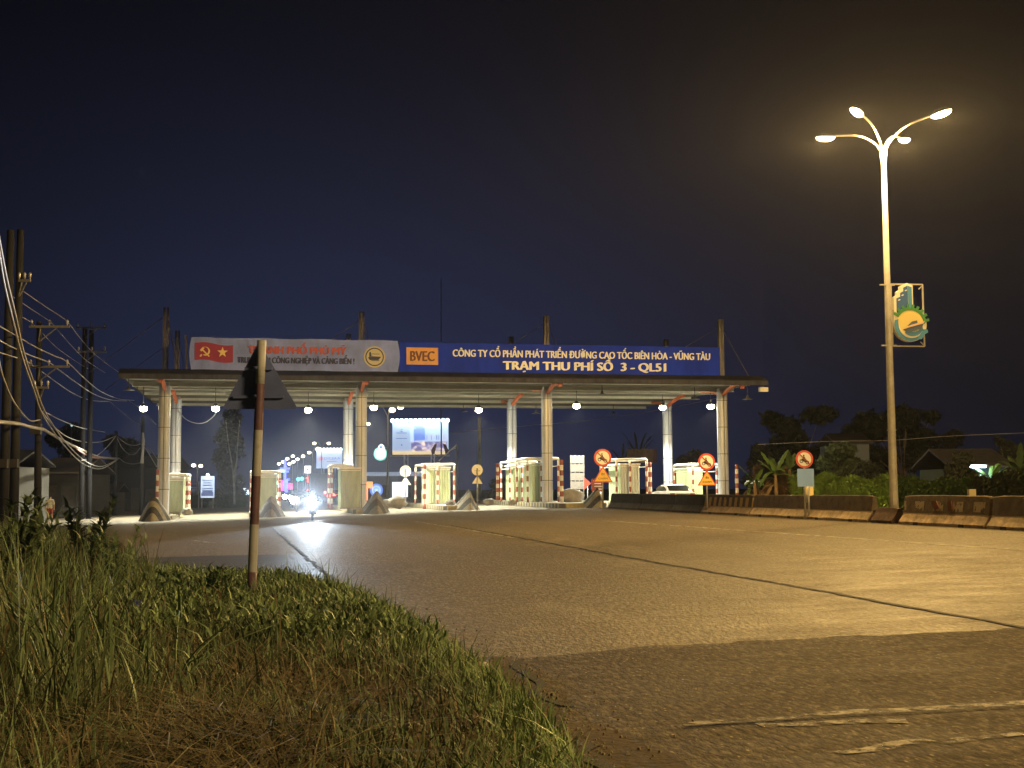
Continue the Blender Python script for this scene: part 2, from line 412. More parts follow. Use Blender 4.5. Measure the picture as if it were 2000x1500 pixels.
def gpoly(name, px, m, dz, jit=0.0):
    pts = [gpt(*p) for p in px]
    if jit:
        out = []
        for a, b in zip(pts, pts[1:] + pts[:1]):
            k = max(1, int((b - a).length / 0.08))
            for i in range(k):
                q = a.lerp(b, i / k); d = (b - a).normalized(); nn = Vector((-d.y, d.x, 0))
                out.append(q + nn * (mnoise.noise(q * 1.6) + 0.6 * mnoise.noise(q * 6.0) + 0.35 * mnoise.noise(q * 17.0)) * jit)
        pts = out
    bm = bmesh.new(); vs = [bm.verts.new((p.x, p.y, zg(p.x, p.y) + dz)) for p in pts]
    bm.faces.new(vs); bmesh.ops.triangulate(bm, faces=bm.faces[:]); bmesh.ops.recalc_face_normals(bm, faces=bm.faces[:])
    if bm.faces[0].normal.z < 0: bmesh.ops.reverse_faces(bm, faces=bm.faces[:])
    me = bpy.data.meshes.new(name); bm.to_mesh(me); bm.free(); me.materials.append(m)
    o = bpy.data.objects.new(name, me); COL.objects.link(o); return struct(o)
def strip(name, px, width, m, dz, jit=0.0, step=0.35):
    pts = [gpt(*p) for p in px]; fine = []
    for a, b in zip(pts, pts[1:]):
        k = max(1, int((b - a).length / step)); fine += [a.lerp(b, i / k) for i in range(k)]
    fine.append(pts[-1]); vs, fs = [], []
    for i, p in enumerate(fine):
        d = (fine[min(i + 1, len(fine) - 1)] - fine[max(i - 1, 0)]).normalized(); n = Vector((-d.y, d.x, 0))
        w = width * (1 + 0.9 * jit * mnoise.noise(p * 3.1)); off = jit * width * 1.6 * mnoise.noise(p * 1.9)
        for sgn in (-1, 1):
            q = p + n * (off + sgn * w / 2); vs.append((q.x, q.y, zg(q.x, q.y) + dz))
        if i: fs.append((2 * i - 2, 2 * i - 1, 2 * i + 1, 2 * i))
    o = MB().add(vs, fs).build(name, m); 
    return struct(o)
gpoly("road_patch", [(1000, 1291), (1160, 1277), (1300, 1263), (1650, 1245), (2080, 1224), (2500, 1200), (2500, 1700), (1200, 1700), (1130, 1480), (1045, 1370)], M['asph'], 0.010, 0.13)
gpoly("road_patch", [(60, 1096), (240, 1091), (420, 1086), (592, 1083), (640, 1125), (700, 1190), (480, 1215), (100, 1200)], M['asph2'], 0.010, 0.03)
gpoly("soil_strip", [(905, 1290), (985, 1286), (1030, 1330), (1090, 1395), (1240, 1440), (1330, 1500), (1480, 1640), (1000, 1700), (950, 1500)], M['soil'], 0.014, 0.10)
strip("road_marking", [(1180, 1017.5), (1580, 1046), (2000, 1076), (2400, 1105)], 0.16, M['mark'], 0.012, 0.25)
strip("road_marking", [(812, 1019), (905, 1034), (1010, 1052)], 0.13, M['mark'], 0.012, 0.3)
strip("road_marking", [(378, 1056), (425, 1062)], 0.14, M['mark'], 0.012, 0.3)
strip("road_marking", [(1335, 1421), (1600, 1399), (1800, 1386), (2010, 1377), (2300, 1366)], 0.13, M['mark2'], 0.016, 0.4, 0.06)
strip("road_marking", [(1480, 1420), (1560, 1414), (1640, 1411), (1770, 1411)], 0.13, M['mark2'], 0.016, 0.8, 0.06)
strip("road_marking", [(1640, 1476), (1760, 1452), (1850, 1447), (1990, 1436)], 0.12, M['mark2'], 0.016, 0.8, 0.06)
strip("road_joint", [(880, 1027), (1100, 1067), (1300, 1103), (1500, 1137), (1750, 1182), (2000, 1228), (2300, 1284)], 0.075, M['tar'], 0.018, 0.7)
strip("road_joint", [(530, 1030), (560, 1055), (590, 1083), (632, 1118), (690, 1182)], 0.07, M['tar'], 0.018, 0.9)
strip("road_joint", [(1340, 1426), (1600, 1404), (2010, 1383), (2300, 1371)], 0.028, M['tar'], 0.022, 0.9, 0.1)
strip("road_crack", [(1002, 1296), (1028, 1330), (1052, 1356), (1065, 1372), (1105, 1382), (1128, 1381)], 0.07, M['tar'], 0.022, 1.3, 0.08)
strip("road_crack", [(1150, 1460), (1172, 1490), (1215, 1520)], 0.07, M['tar'], 0.022, 1.3, 0.08)

# ---- the grassy bank in the foreground
edge_px = [(1190, 1640), (1125, 1500), (1075, 1425), (1010, 1372), (950, 1322), (880, 1280), (800, 1232), (735, 1200), (690, 1184), (640, 1166), (590, 1158), (480, 1162), (380, 1150), (240, 1112), (175, 1076), (110, 1048), (40, 1034), (-120, 1026)]
EDGE = [gpt(*p).to_2d() for p in edge_px]
BP = np.array([tuple(p) for p in EDGE] + [(-60, EDGE[-1].y), (-60, 3.0), (EDGE[0].x, 3.0)])
def edge_dist(x, y):
    x = np.asarray(x, float); y = np.asarray(y, float); d = np.full(x.shape, 1e9); ins = np.zeros(x.shape, bool)
    n = len(BP)
    for i in range(n):
        a, b = BP[i], BP[(i + 1) % n]
        if i < len(EDGE) - 1:
            ab = b - a; t = np.clip(((x - a[0]) * ab[0] + (y - a[1]) * ab[1]) / (ab @ ab), 0, 1)
            d = np.minimum(d, np.hypot(x - a[0] - t * ab[0], y - a[1] - t * ab[1]))
        c = ((a[1] > y) != (b[1] > y)) & (x < (b[0] - a[0]) * (y - a[1]) / (b[1] - a[1] + 1e-12) + a[0]); ins ^= c
    return np.where(ins, d, -d)
def zgv(x, y):
    w = x * U.x + y * U.y
    return np.where(w <= W0, -CF * (W0 - np.maximum(w, -30)), -0.012 * (np.minimum(w, 60) - W0))
def bank_z(x, y):
    d = edge_dist(x, y); s = np.clip(d / 0.9, 0, 1); s = s * s * (3 - 2 * s)
    h = 0.20 * s + 0.05 * np.sin(x * 2.3 + 1.2) * np.sin(y * 1.7) * s + 0.10 * np.clip((d - 1.0) / 4, 0, 1)
    return zgv(x, y) + np.where(d > 0, h + 0.02, -0.12)
xs, ys = np.arange(-26, 2.6, 0.2), np.concatenate([np.arange(3.0, 24, 0.2), np.arange(24, 62, 0.5)])
gx, gy = np.meshgrid(xs, ys, indexing='ij'); gz = bank_z(gx, gy); dd = edge_dist(gx, gy)
ny = len(ys); idx = np.arange(gx.size).reshape(gx.shape)
q = np.stack([idx[:-1, :-1], idx[1:, :-1], idx[1:, 1:], idx[:-1, 1:]], -1).reshape(-1, 4)
keep = (dd.ravel()[q] > -0.3).any(1)
struct(np_mesh("grass_bank", np.stack([gx, gy, gz], -1).reshape(-1, 3), q[keep], [M['soil']]))

M['gr1'] = mat("fresh_grass", (0.17, 0.26, 0.15), 0.55, var=0.45, scale=1.3, spec=0.35)
M['gr2'] = mat("dark_grass", (0.085, 0.13, 0.075), 0.6, var=0.4, scale=1.5, spec=0.3)
M['gr3'] = mat("dry_straw", (0.14, 0.122, 0.08), 0.8, var=0.4, scale=2.0, spec=0.2)
M['gr6'] = mat("pale_straw", (0.30, 0.27, 0.19), 0.8, var=0.3, scale=2.0, spec=0.2)
M['gr5'] = mat("lamplit_grass", (0.27, 0.39, 0.19), 0.55, var=0.4, scale=1.3, spec=0.35)  # lighter grass copy; lamplight on the road edge is in its colour
M['gr4'] = mat("olive_grass", (0.14, 0.175, 0.11), 0.65, var=0.4, scale=1.5, spec=0.3)
def blades(x, y, z, h, wd, lean, az, mi, seg=3):
    n = len(x); t = np.linspace(0, 1, seg + 1)
    up = h[:, None] * (t - 0.35 * np.minimum(lean, 1.2)[:, None] * t ** 2)
    out = h[:, None] * lean[:, None] * t ** 1.8
    cx = x[:, None] + np.cos(az)[:, None] * out; cy = y[:, None] + np.sin(az)[:, None] * out; cz = z[:, None] + up
    tw = az + np.pi / 2 + RNG.normal(0, 0.5, n)
    hw = wd[:, None] * (1 - 0.93 * t ** 1.4) / 2
    vx = np.stack([cx - np.cos(tw)[:, None] * hw, cx + np.cos(tw)[:, None] * hw], -1)
    vy = np.stack([cy - np.sin(tw)[:, None] * hw, cy + np.sin(tw)[:, None] * hw], -1)
    vz = np.stack([cz, cz], -1)
    v = np.stack([vx, vy, vz], -1).reshape(-1, 3)
    base = (np.arange(n) * (seg + 1) * 2)[:, None]; k = np.arange(seg)[None, :] * 2
    q = np.stack([base + k, base + k + 1, base + k + 3, base + k + 2], -1).reshape(-1, 4)
    return v, q, np.repeat(mi, seg)
def scatter(n, x0, x1, y0, y1, dmin=0.0, ypow=1.0):
    x = RNG.uniform(x0, x1, n); y = y0 + (y1 - y0) * RNG.uniform(0, 1, n) ** ypow
    k = edge_dist(x, y) > dmin; k &= np.abs(x) < 0.44 * y + 1.0
    return x[k], y[k]
def vn(x, y, s, seed=0.0):      # cheap patchy field 0..1
    return 0.5 + 0.25 * (np.sin(x * s + 1.3 * np.sin(y * s * 0.7 + seed)) + np.sin(y * s * 1.1 + 1.7 * np.sin(x * s * 0.8 + seed * 2)))
parts = []
x, y = scatter(260000, -10, 2.3, 4.3, 21.5, -0.02, 1.5); n = len(x); d = edge_dist(x, y)
tall = np.clip((-x / y - 0.27) / 0.09, 0, 1)
edgeg = np.clip(1 - d / 0.75, 0, 1)
patch = vn(x, y, 1.9, 0.6); keep = RNG.uniform(0, 1, n) < np.clip(0.28 + 0.75 * patch ** 1.5 + edgeg, 0, 1)
x, y, d, tall, edgeg, patch = x[keep], y[keep], d[keep], tall[keep], edgeg[keep], patch[keep]; n = len(x)
far = np.clip((y - 9) / 8, 0, 1)
h = RNG.gamma(5, 1 / 5, n) * (0.085 + 0.06 * patch + 0.05 * edgeg + 0.06 * far + 0.16 * tall)
r_ = RNG.uniform(0, 1, n); green = np.clip(0.36 + 0.75 * edgeg + 0.5 * far * patch + 0.25 * (vn(x, y, 3.1, 2) - .5), 0, 1)
mi = np.where(r_ < green, 0, np.where(r_ < green + (1 - green) * 0.30, 1, np.where(r_ < green + (1 - green) * 0.84, 3, 2)))
mi = np.where((RNG.uniform(0, 1, n) < 0.05), 5, mi)  # pale blades vary the tone and put highlights into the dark grass
mi = np.where((RNG.uniform(0, 1, n) < np.clip(edgeg * 1.1 + 0.10 * far, 0, 0.8)) & (mi < 2), 4, mi)
parts.append(blades(x, y, bank_z(x, y), h, RNG.uniform(0.008, 0.018, n) * (1 + 0.6 * far), RNG.uniform(0.1, 1.1, n), RNG.uniform(0, 6.283, n), mi))
# tall grass on the left
x, y = scatter(60000, -14, -1.6, 5.0, 26, 0.1, 1.25); n = len(x)
tall = np.clip((-x / y - 0.255) / 0.10, 0, 1); keep = RNG.uniform(0, 1, n) < (0.035 + 0.50 * tall) * (0.15 + 1.1 * vn(x, y, 2.6, 1.0)); x, y, tall = x[keep], y[keep], tall[keep]; n = len(x)
near = np.clip((7.8 - y) / 1.6, 0, 1)
h = RNG.uniform(0.45, 1.15, n) * (0.42 + 0.62 * tall) * (1 - 0.55 * near)
mi = RNG.choice([0, 1, 3, 2, 5], n, p=[0.34, 0.30, 0.22, 0.10, 0.04])
parts.append(blades(x, y, bank_z(x, y), h, RNG.uniform(0.008, 0.030, n), RNG.uniform(0.05, 0.85, n) ** 1.2, RNG.uniform(0, 6.283, n), mi, 5))
# straw lying flat
x, y = scatter(16000, -5, 1.3, 4.3, 11, 0.5, 1.3); n = len(x)
keep = RNG.uniform(0, 1, n) < np.clip(vn(x, y, 2.2, 4.0) * 0.9 + 0.9 * (x < -0.9) * (y < 7.6) - 0.42, 0, 1); x, y = x[keep], y[keep]; n = len(x)
parts.append(blades(x, y, bank_z(x, y) + RNG.uniform(0.01, 0.09, n), RNG.uniform(0.12, 0.45, n), RNG.uniform(0.006, 0.013, n), RNG.uniform(1.6, 3.2, n), RNG.uniform(0, 6.283, n), RNG.choice([2, 5], n, p=[0.8, 0.2]), 3))
# broad leafy ground cover round the sign post
x, y = scatter(42000, -6.2, -0.6, 11.0, 20, 0.05, 1.0); n = len(x)
keep = RNG.uniform(0, 1, n) < vn(x, y, 3.0, 3.0) * 0.9; x, y = x[keep], y[keep]; n = len(x)
parts.append(blades(x, y, bank_z(x, y) + RNG.uniform(0, 0.24, n), RNG.uniform(0.05, 0.15, n), RNG.uniform(0.012, 0.034, n), RNG.uniform(0.3, 1.6, n), RNG.uniform(0, 6.283, n), RNG.choice([0, 1, 4], n, p=[0.4, 0.3, 0.3]), 2))
vv, qq, mm, off = [], [], [], 0
for v, q_, m_ in parts: vv.append(v); qq.append(q_ + off); mm.append(m_); off += len(v)
g = np_mesh("grass", np.concatenate(vv), np.concatenate(qq), [M['gr1'], M['gr2'], M['gr3'], M['gr4'], M['gr5'], M['gr6']], np.concatenate(mm))
stuff(g)
# verge grass and weeds far along the left edge
x, y = scatter(16000, -26, -7, 22, 58, 0.0, 1.0); n = len(x)
h = RNG.uniform(0.15, 0.55, n)
v, q_, m_ = blades(x, y, bank_z(x, y), h, RNG.uniform(0.02, 0.05, n), RNG.uniform(0.1, 0.8, n), RNG.uniform(0, 6.283, n), RNG.choice([0, 1, 3], n), 3)
stuff(np_mesh("verge_grass", v, q_, [M['gr1'], M['gr2'], M['gr3'], M['gr4']], m_))
# grit and broken asphalt crumbs along the ragged road edge
gv, gq = [], []
for i in range(900):
    k = random.random() ** 1.5 * 9.0; j = int(k); p_ = EDGE[j].lerp(EDGE[j + 1], k - j)
    d_ = (EDGE[j + 1] - EDGE[j]).normalized(); off_ = random.gauss(0.0, 1.0); nrm_ = Vector((d_.y, -d_.x))
    if nrm_.x < 0: nrm_ = -nrm_
    q_ = p_ + nrm_ * (abs(off_) * 0.28 - 0.05); s_ = random.uniform(0.004, 0.014) * (1.6 if random.random() < 0.06 else 1); z_ = float(zg(q_.x, q_.y)) + 0.014; b0 = len(gv)
    for zz, rr_ in ((0, 1.0), (s_ * 0.9, 0.6)):
        for a_ in range(4):
            t_ = a_ * 1.571 + i; r3 = s_ * rr_ * random.uniform(0.7, 1.3); gv.append((q_.x + math.cos(t_) * r3, q_.y + math.sin(t_) * r3, z_ + zz))
    gq += [(b0 + 4, b0 + 5, b0 + 6, b0 + 7)] + [(b0 + a_, b0 + (a_ + 1) % 4, b0 + 4 + (a_ + 1) % 4, b0 + 4 + a_) for a_ in range(4)]
stuff(np_mesh("gravel", gv, gq, [mat("grit", (0.26, 0.22, 0.17), 0.9, var=0.6, scale=6)], None, None, False))
# single weeds that stand out
def weed(label, px, Y, hgt, nst, leafy, mats, lean=0.3, spread=0.25, lw=0.03, ll=0.16, cat="weed"):
    p = at(px, 1000, Y); b = Vector((p.x, Y, float(bank_z(np.array(p.x), np.array(Y)))))
    t = thing("weed_plant", label, cat, b)
    st = MB(); lv = []
    for k in range(nst):
        a = random.uniform(0, 6.283); L = hgt * random.uniform(0.65, 1.0); le = lean * random.uniform(0.4, 1.3)
        pts = [Vector((math.cos(a) * (0.04 + le * L * (s / 6) ** 1.7 ), math.sin(a) * (0.04 + le * L * (s / 6) ** 1.7), L * (s / 6) * (1 - 0.15 * le * s / 6))) for s in range(7)]
        st.tube(pts, [0.009 * (1 - 0.75 * s / 6) for s in range(7)], 5)
        for j in range(leafy):
            f = random.uniform(0.2, 1.0); i = min(5, int(f * 6)); q0 = pts[i].lerp(pts[i + 1], f * 6 - i)
            lv.append((q0, random.uniform(0, 6.283), random.uniform(0.5, 1.1)))
    st.build("stem", mats[1], t)
    if lv:
        n = len(lv)
        v, q_, m_ = blades(np.array([l[0].x for l in lv]), np.array([l[0].y for l in lv]), np.array([l[0].z for l in lv]), np.array([ll * l[2] for l in lv]), np.array([lw * l[2] for l in lv]) * 1.0, RNG.uniform(0.5, 1.8, n), np.array([l[1] for l in lv]), np.zeros(n, int), 3)
        np_mesh("foliage", v, q_, [mats[0]], m_, t)
    return t
weed("tall dark leafy shrub rising in front of the left utility poles", 172, 17.5, 1.35, 14, 50, (M["gr2"], M["bark"]), 0.26, lw=0.06, ll=0.20, cat="shrub")
weed("broad leafed dark weed at the foot of the paired poles", 18, 14.0, 1.45, 12, 40, (M['gr2'], M['gr2']), 0.4, lw=0.06, ll=0.18)
weed("slender leafy weed between the leafy shrub and the leaning post", 232, 16.0, 1.0, 9, 30, (M['gr1'], M['gr2']), 0.45, lw=0.04, ll=0.15)
weed("sprawling grey green leafy weed left of the leaning post foot", 405, 14.4, 0.55, 14, 30, (M['gr1'], M['gr2']), 0.9, lw=0.045, ll=0.12)
weed("bushy green weed with narrow leaves at the left picture edge", 45, 15.0, 1.1, 14, 26, (M['gr1'], M['gr2']), 0.4, lw=0.035, ll=0.22)
weed("reedy grass clump with long arching blades in the middle of the verge", 345, 8.6, 0.62, 6, 4, (M['gr1'], M['gr1']), 1.1, lw=0.03, ll=0.30, cat="reed")
weed("thin bare weed stalk with tiny twigs against the dim road", 300, 19.5, 1.05, 3, 5, (M['gr3'], M['gr3']), 0.25, lw=0.015, ll=0.08)
weed("pale dry stalk bush between the leaning post and the reeds", 420, 12.5, 0.62, 6, 6, (M['gr3'], M['gr3']), 0.5, lw=0.02, ll=0.12)
weed("dark upright weed just left of the leaning post", 440, 15.2, 0.55, 7, 14, (M['gr2'], M['gr2']), 0.4, lw=0.03, ll=0.13)
weed("forked pale stalk in the middle of the grass", 468, 8.4, 0.36, 5, 2, (M['gr3'], M['gr3']), 0.7, lw=0.02, ll=0.12)
weed("bright green grass tuft near the bottom edge", 795, 5.7, 0.13, 12, 2, (M['gr1'], M['gr1']), 0.5, lw=0.01, ll=0.08, cat="grass tuft")
weed("green grass tuft at the road side of the bank", 985, 6.1, 0.2, 18, 2, (M['gr1'], M['gr1']), 0.6, lw=0.01, ll=0.1, cat="grass tuft")
def lump(name, label, cat, px, py, size, m, dz=0.0, on_bank=True):
    p = gpt(px, py)
    if on_bank: p.z = float(bank_z(np.array(p.x), np.array(p.y)))
    b = MB(); n, k = 14, 9; vs = []
    for i in range(k + 1):
        for j in range(n):
            a, e_ = 6.283 * j / n, math.pi * i / k
            d = Vector((math.sin(e_) * math.cos(a), math.sin(e_) * math.sin(a), -math.cos(e_)))
            r = 1 + 0.45 * mnoise.noise(d * 1.7 + Vector((px, py, 0)) * 0.37)
            vs.append((d.x * size[0] * r, d.y * size[1] * r, (d.z * r + 0.75) * size[2]))
    fs = [(i * n + j, i * n + (j + 1) % n, (i + 1) * n + (j + 1) % n, (i + 1) * n + j) for i in range(k) for j in range(n)]
    b.add(vs, fs, 0, True)
    return tag(b.build(name, m, None, (p.x, p.y, p.z + dz)), label, cat)
lump("stone", "round pale yellow stone lying in the dark grass", "stone", 638, 1299, (0.045, 0.04, 0.035), mat("yellow_stone", (0.5, 0.42, 0.2), 0.8, var=0.2), 0.10)
lump("crumpled_paper", "white crumpled litter on the grass edge beside the road", "litter", 941, 1322, (0.06, 0.05, 0.03), mat("litter_white", (0.7, 0.67, 0.6), 0.8, var=0.2, scale=20), 0.05)
lump("crumpled_bag", "white scrap of plastic lying on the asphalt near the bank", "litter", 750, 1187, (0.10, 0.07, 0.035), mat("plastic_white", (0.6, 0.58, 0.55), 0.4, var=0.2, scale=20), 0.01, False)
lump("plastic_bag", "dark blue plastic bag caught in the weeds", "bag", 262, 1275, (0.08, 0.07, 0.11), mat("plastic_blue", (0.02, 0.03, 0.22), 0.35), 0.06)
lump("rubble_heap", "brown rubble heap behind the leafy shrub at the road edge", "rubble", 212, 1118, (0.42, 0.35, 0.34), mat("brown_rubble", (0.035, 0.02, 0.015), 0.9, var=0.6, scale=6, bump=1.0), -0.05)

# ================================================================== FOREGROUND SIGN POST
pb = at(490, 1182, 15.6); pt = at(511.5, 665, 15.6)
ax = (pt - pb); L = ax.length
sp = thing("warning_sign_post", "leaning red and white banded post carrying a triangular sign seen from behind", "sign post", pb)
pm = MB(); cuts = [0, (1182 - 1118) / 517, (1182 - 1026) / 517, (1182 - 932) / 517, (1182 - 842) / 517, (1182 - 751) / 517, 1.0]
for i in range(6):
    a, b = ax * cuts[i], ax * cuts[i + 1]
    pm.tube([a - (ax.normalized() * 0.3 if i == 0 else Vector()), a.lerp(b, 0.5), b], 0.055, 14, 0 if i % 2 == 0 else 1, cap=(i in (0, 5)))
M['polew'] = mat("dull_white_paint", (0.36, 0.39, 0.50), 0.6, col2=(0.22, 0.23, 0.28), scale=9, thr=(0.5, 0.75))
M['poler'] = mat("faded_red_paint", (0.12, 0.072, 0.13), 0.6, col2=(0.08, 0.045, 0.075), scale=8, thr=(0.4, 0.7))
pm.build("post", [M['poler'], M['polew']], sp)
tri = [at(506, 668, 15.69) - pb, at(434, 799, 15.69) - pb, at(582, 799, 15.69) - pb]
def rounded(tri, r=0.05):
    out = []
    for i in range(3):
        a, b, c = tri[i - 1], tri[i], tri[(i + 1) % 3]
        p, q_ = b + (a - b).normalized() * r, b + (c - b).normalized() * r
        for k in range(5):
            t = k / 4; out.append(p * (1 - t) ** 2 + b * 2 * t * (1 - t) + q_ * t * t)
    return out
rt = rounded(tri)
M['signback'] = mat("weathered_sign_back", (0.095, 0.13, 0.36), 0.85, 0.0, var=0.2, scale=3, spec=0.1)
MB().prism([(p.x, p.z) for p in rt], rt[0].y, rt[0].y + 0.012).build("triangular_panel", M['signback'], sp)
bk = MB()
for yy in (720, 775):
    c = at(505, yy, 15.665) - pb; bk.box(c, (0.34 if yy < 750 else 0.62, 0.03, 0.035))
    bk.tube([c + Vector((0, -0.05, -0.02)), c + Vector((0, -0.05, 0.02))], 0.062, 14)
bk.build("clamp_bracket", M['signback'], sp)
# ================================================================== TOLL GATE CANOPY (local x = across the lanes, y = along the road)
canopy = thing("toll_canopy", "long flat roofed toll gate canopy on eight clad columns spanning all lanes", "toll canopy", (O.x, O.y, 0), TH)
x0, x1 = -2.35, 38.05
roof = MB().box(((x0 + x1) / 2, 9.2, 8.08), (x1 - x0, 25.2, 0.10))
for i in range(42):                       # ribs of the deck sheet
    yy = -3.0 + i * 0.59
    roof.box(((x0 + x1) / 2, yy, 8.02), (x1 - x0 - 0.1, 0.18, 0.024))
roof.build("roof", M['roof'], canopy)
fa = MB(); fa.prism([(-4.0, 8.03), (-3.94, 8.03), (-3.2, 8.36), (-3.2, 8.42), (-4.0, 8.09)], x0 - 0.05, x1 + 0.05, axis='x')
fa.box((x0 - 0.02, 9, 8.2), (0.06, 24.6, 0.42)); fa.box((x1 + 0.02, 9, 8.2), (0.06, 24.6, 0.42))
fa.build("fascia", M['fascia'], canopy)
gu = MB().box(((x0 + x1) / 2, -4.12, 7.88), (x1 - x0, 0.22, 0.27))
for i in range(14): gu.box((x0 + 1.4 + i * 2.9, -4.24, 7.88), (0.06, 0.03, 0.31))
gu.build("gutter", M['gutter'], canopy)
for yy, hgt in ((-3.3, 0.09), (-1.7, 0.10), (1.2, 0.30), (5.2, 0.17), (10.0, 0.17), (15.5, 0.18), (21.4, 0.20)):
    p = MB()
    p.box(((x0 + x1) / 2, yy, 8.0 - hgt / 2), (x1 - x0 - 0.6, 0.10, hgt)); p.box(((x0 + x1) / 2, yy - 0.10, 8.0 - hgt + 0.012), (x1 - x0 - 0.6, 0.10, 0.024))
    p.build("purlin", M['purlin'], canopy)
def column(u, v, first):
    zb = T(u, v).z + 0.24
    c = MB(); n = 20
    prof = []                                # two half rounds with a groove between them
    for k in range(n):
        a = 2 * math.pi * k / n
        prof.append((0.36 * math.cos(a), 0.34 * math.sin(a) * (0.80 if abs(math.cos(a)) < 0.12 else 1.0)))
    zs = [zb, zb + 0.06] + [zb + (7.62 - zb) * t for t in np.linspace(0.1, 1, 10)]
    vs = [(u + px_, v + py_, z) for z in zs for px_, py_ in prof]
    fs = [(i * n + k, i * n + (k + 1) % n, (i + 1) * n + (k + 1) % n, (i + 1) * n + k) for i in range(len(zs) - 1) for k in range(n)]
    c.add(vs, fs, 0, True)
    col = c.build("column", M['clad'], canopy)
    s = MB()
    for t in (0.2, 0.44, 0.68, 0.92):
        z = zb + (7.62 - zb) * t; s.lathe([(0.366, z - 0.018), (0.366, z + 0.018)], (u, v, 0), 20)
    s.box((u, v - 0.335, (zb + 7.6) / 2), (0.03, 0.03, 7.6 - zb))
    s.build("panel_seam", M['dsteel'], col)
    MB().box((u, v, 7.72), (0.5, 0.5, 0.22)).build("cap_plate", M['steel'], col); MB().box((u, v, zb + 0.05), (0.95, 0.95, 0.1)).build("base_plate", M['conc'], col)
    for sg in (-1, 1):
        L = 2.9 if (v < 5 and sg < 0) else 3.8
        a = MB()
        pts = [(u, v + sg * (0.2 + L * t), 7.40 + 0.52 * math.sin(t * math.pi / 2)) for t in np.linspace(0, 1, 8)]
        for p, q in zip(pts, pts[1:]): a.bar(p, q, 0.20, 0.17)
        a.build("bracket_arm", M['redrust'], col)
    if v < 5:
        a = MB().box((u, v - 3.72, 7.83), (0.34, 0.3, 0.3)).box((u, v - 3.72, 7.62), (0.2, 0.22, 0.14)); a.build("eave_block", M['redrust'], col)
    m = MB(); m.box((u - 0.095, v, 10.35), (0.15, 0.30, 4.4)); m.box((u + 0.105, v, 10.35), (0.13, 0.28, 4.4))
    for z in (9.2, 10.6, 12.0): m.box((u, v, z), (0.12, 0.2, 0.10))
    m.build("mast", M['mast'], col)
    r = MB()
    r.tube([(u, v, 12.1), (u - 5.5, v + 4.5, 8.5)], 0.022, 5); r.tube([(u + 0.1, v, 11.9), (u + 0.9, v - 2.6, 8.5)], 0.03, 5)
    r.build("stay_rod", M['dsteel'], col)
for u in (0, 12.15, 24.3, 36.45):
    for v in (0, 11.8): column(u, v, v == 0)

# ---- boards standing on the canopy edge
board = thing("station_sign_board", "long blue board with white station name lettering on the canopy edge", "sign board", Tz(14.25, -3.05, 0), TH)
BW = 20.95
b = MB().box((BW / 2, 0, 9.33), (BW, 0.10, 1.89))
b.build("panel", M['blue'], board)
fr = MB()
for xx in np.linspace(0.4, BW - 0.4, 8): fr.bar((xx, 0.1, 8.4), (xx, 0.1, 10.2), 0.07); fr.bar((xx, 0.12, 10.1), (xx, 1.6, 8.45), 0.05)
fr.build("back_frame", M['dsteel'], board)
lettering("CÔNG TY CỔ PHẦN PHÁT TRIỂN ĐƯỜNG CAO TỐC BIÊN HÒA - VŨNG TÀU", 16.95, 0.70, 0.5635 * BW, 9.78, -0.052, M['offwhite'], board, bold=0.03)
lettering("TRẠM THU PHÍ SỐ  3 - QL51", 10.75, 0.98, 0.568 * BW, 8.99, -0.052, M['offwhite'], board, bold=0.045)
pq = MB().box((1.42, -0.07, 9.42), (1.98, 0.04, 1.06)); pq = pq.build("plaque", M['orange'], board)
lettering("BVEC", 1.55, 0.62, 1.42, 9.42, -0.092, mat("plaque_lettering", (0.10, 0.025, 0.02), 0.6), pq, bold=0.05)
ban = thing("cloth_banner", "pale blue grey cloth banner with red flag emblem on canopy edge", "banner", Tz(1.72, -3.25, 0), TH)
BL = 12.4
nx, nz_ = 48, 8; vs = []
for i in range(nx + 1):
    for j in range(nz_ + 1):
        s, t = i / nx, j / nz_
        vs.append((s * BL + 0.12 * math.sin(t * math.pi) * (1 if s > 0.5 else -1) * abs(2 * s - 1) ** 6, -0.10 * math.sin(t * math.pi) - 0.015 * math.sin(s * 37) , 8.4 + t * 1.95 + 0.02 * math.sin(s * 23)))
fs = [(i * (nz_ + 1) + j, (i + 1) * (nz_ + 1) + j, (i + 1) * (nz_ + 1) + j + 1, i * (nz_ + 1) + j + 1) for i in range(nx) for j in range(nz_)]
MB().add(vs, fs, 0, True).build("cloth", M['banner'], ban)
fb = MB()
for xx in (0.0, BL * 0.25, BL * 0.5, BL * 0.75, BL): fb.bar((xx, 0.16, 8.1), (xx, 0.16, 10.35), 0.09)
fb.bar((0, 0.16, 10.3), (BL, 0.16, 10.3), 0.06); fb.bar((-0.25, 0.2, 8.2), (-0.35, 0.2, 10.5), 0.12)
fb.build("frame", M['dsteel'], ban)
fl = MB(); vs = []
for i in range(13):
    for j in (0, 1):
        s = i / 12; vs.append((0.20 + s * 2.25, -0.145, 8.95 + j * 1.05 + 0.07 * math.sin(s * 6.0) - 0.08 * s))
fl.add(vs, [(2 * i, 2 * i + 2, 2 * i + 3, 2 * i + 1) for i in range(12)]); flag = fl.build("flag", M['flagred'], ban)
em = MB()
em.prism([(1.83 + (0.33 if k % 2 == 0 else 0.13) * math.sin(math.pi * k / 5), 9.45 + (0.33 if k % 2 == 0 else 0.13) * math.cos(math.pi * k / 5)) for k in range(10)], -0.175, -0.155)
arc = [(0.82 + 0.27 * math.cos(a), 9.50 + 0.27 * math.sin(a)) for a in np.linspace(2.2, -2.1 + 0.0, 16)][::1]
arc2 = [(0.80 + 0.20 * math.cos(a), 9.53 + 0.22 * math.sin(a)) for a in np.linspace(-1.9, 1.6, 14)]
em.prism(arc + arc2, -0.175, -0.155)
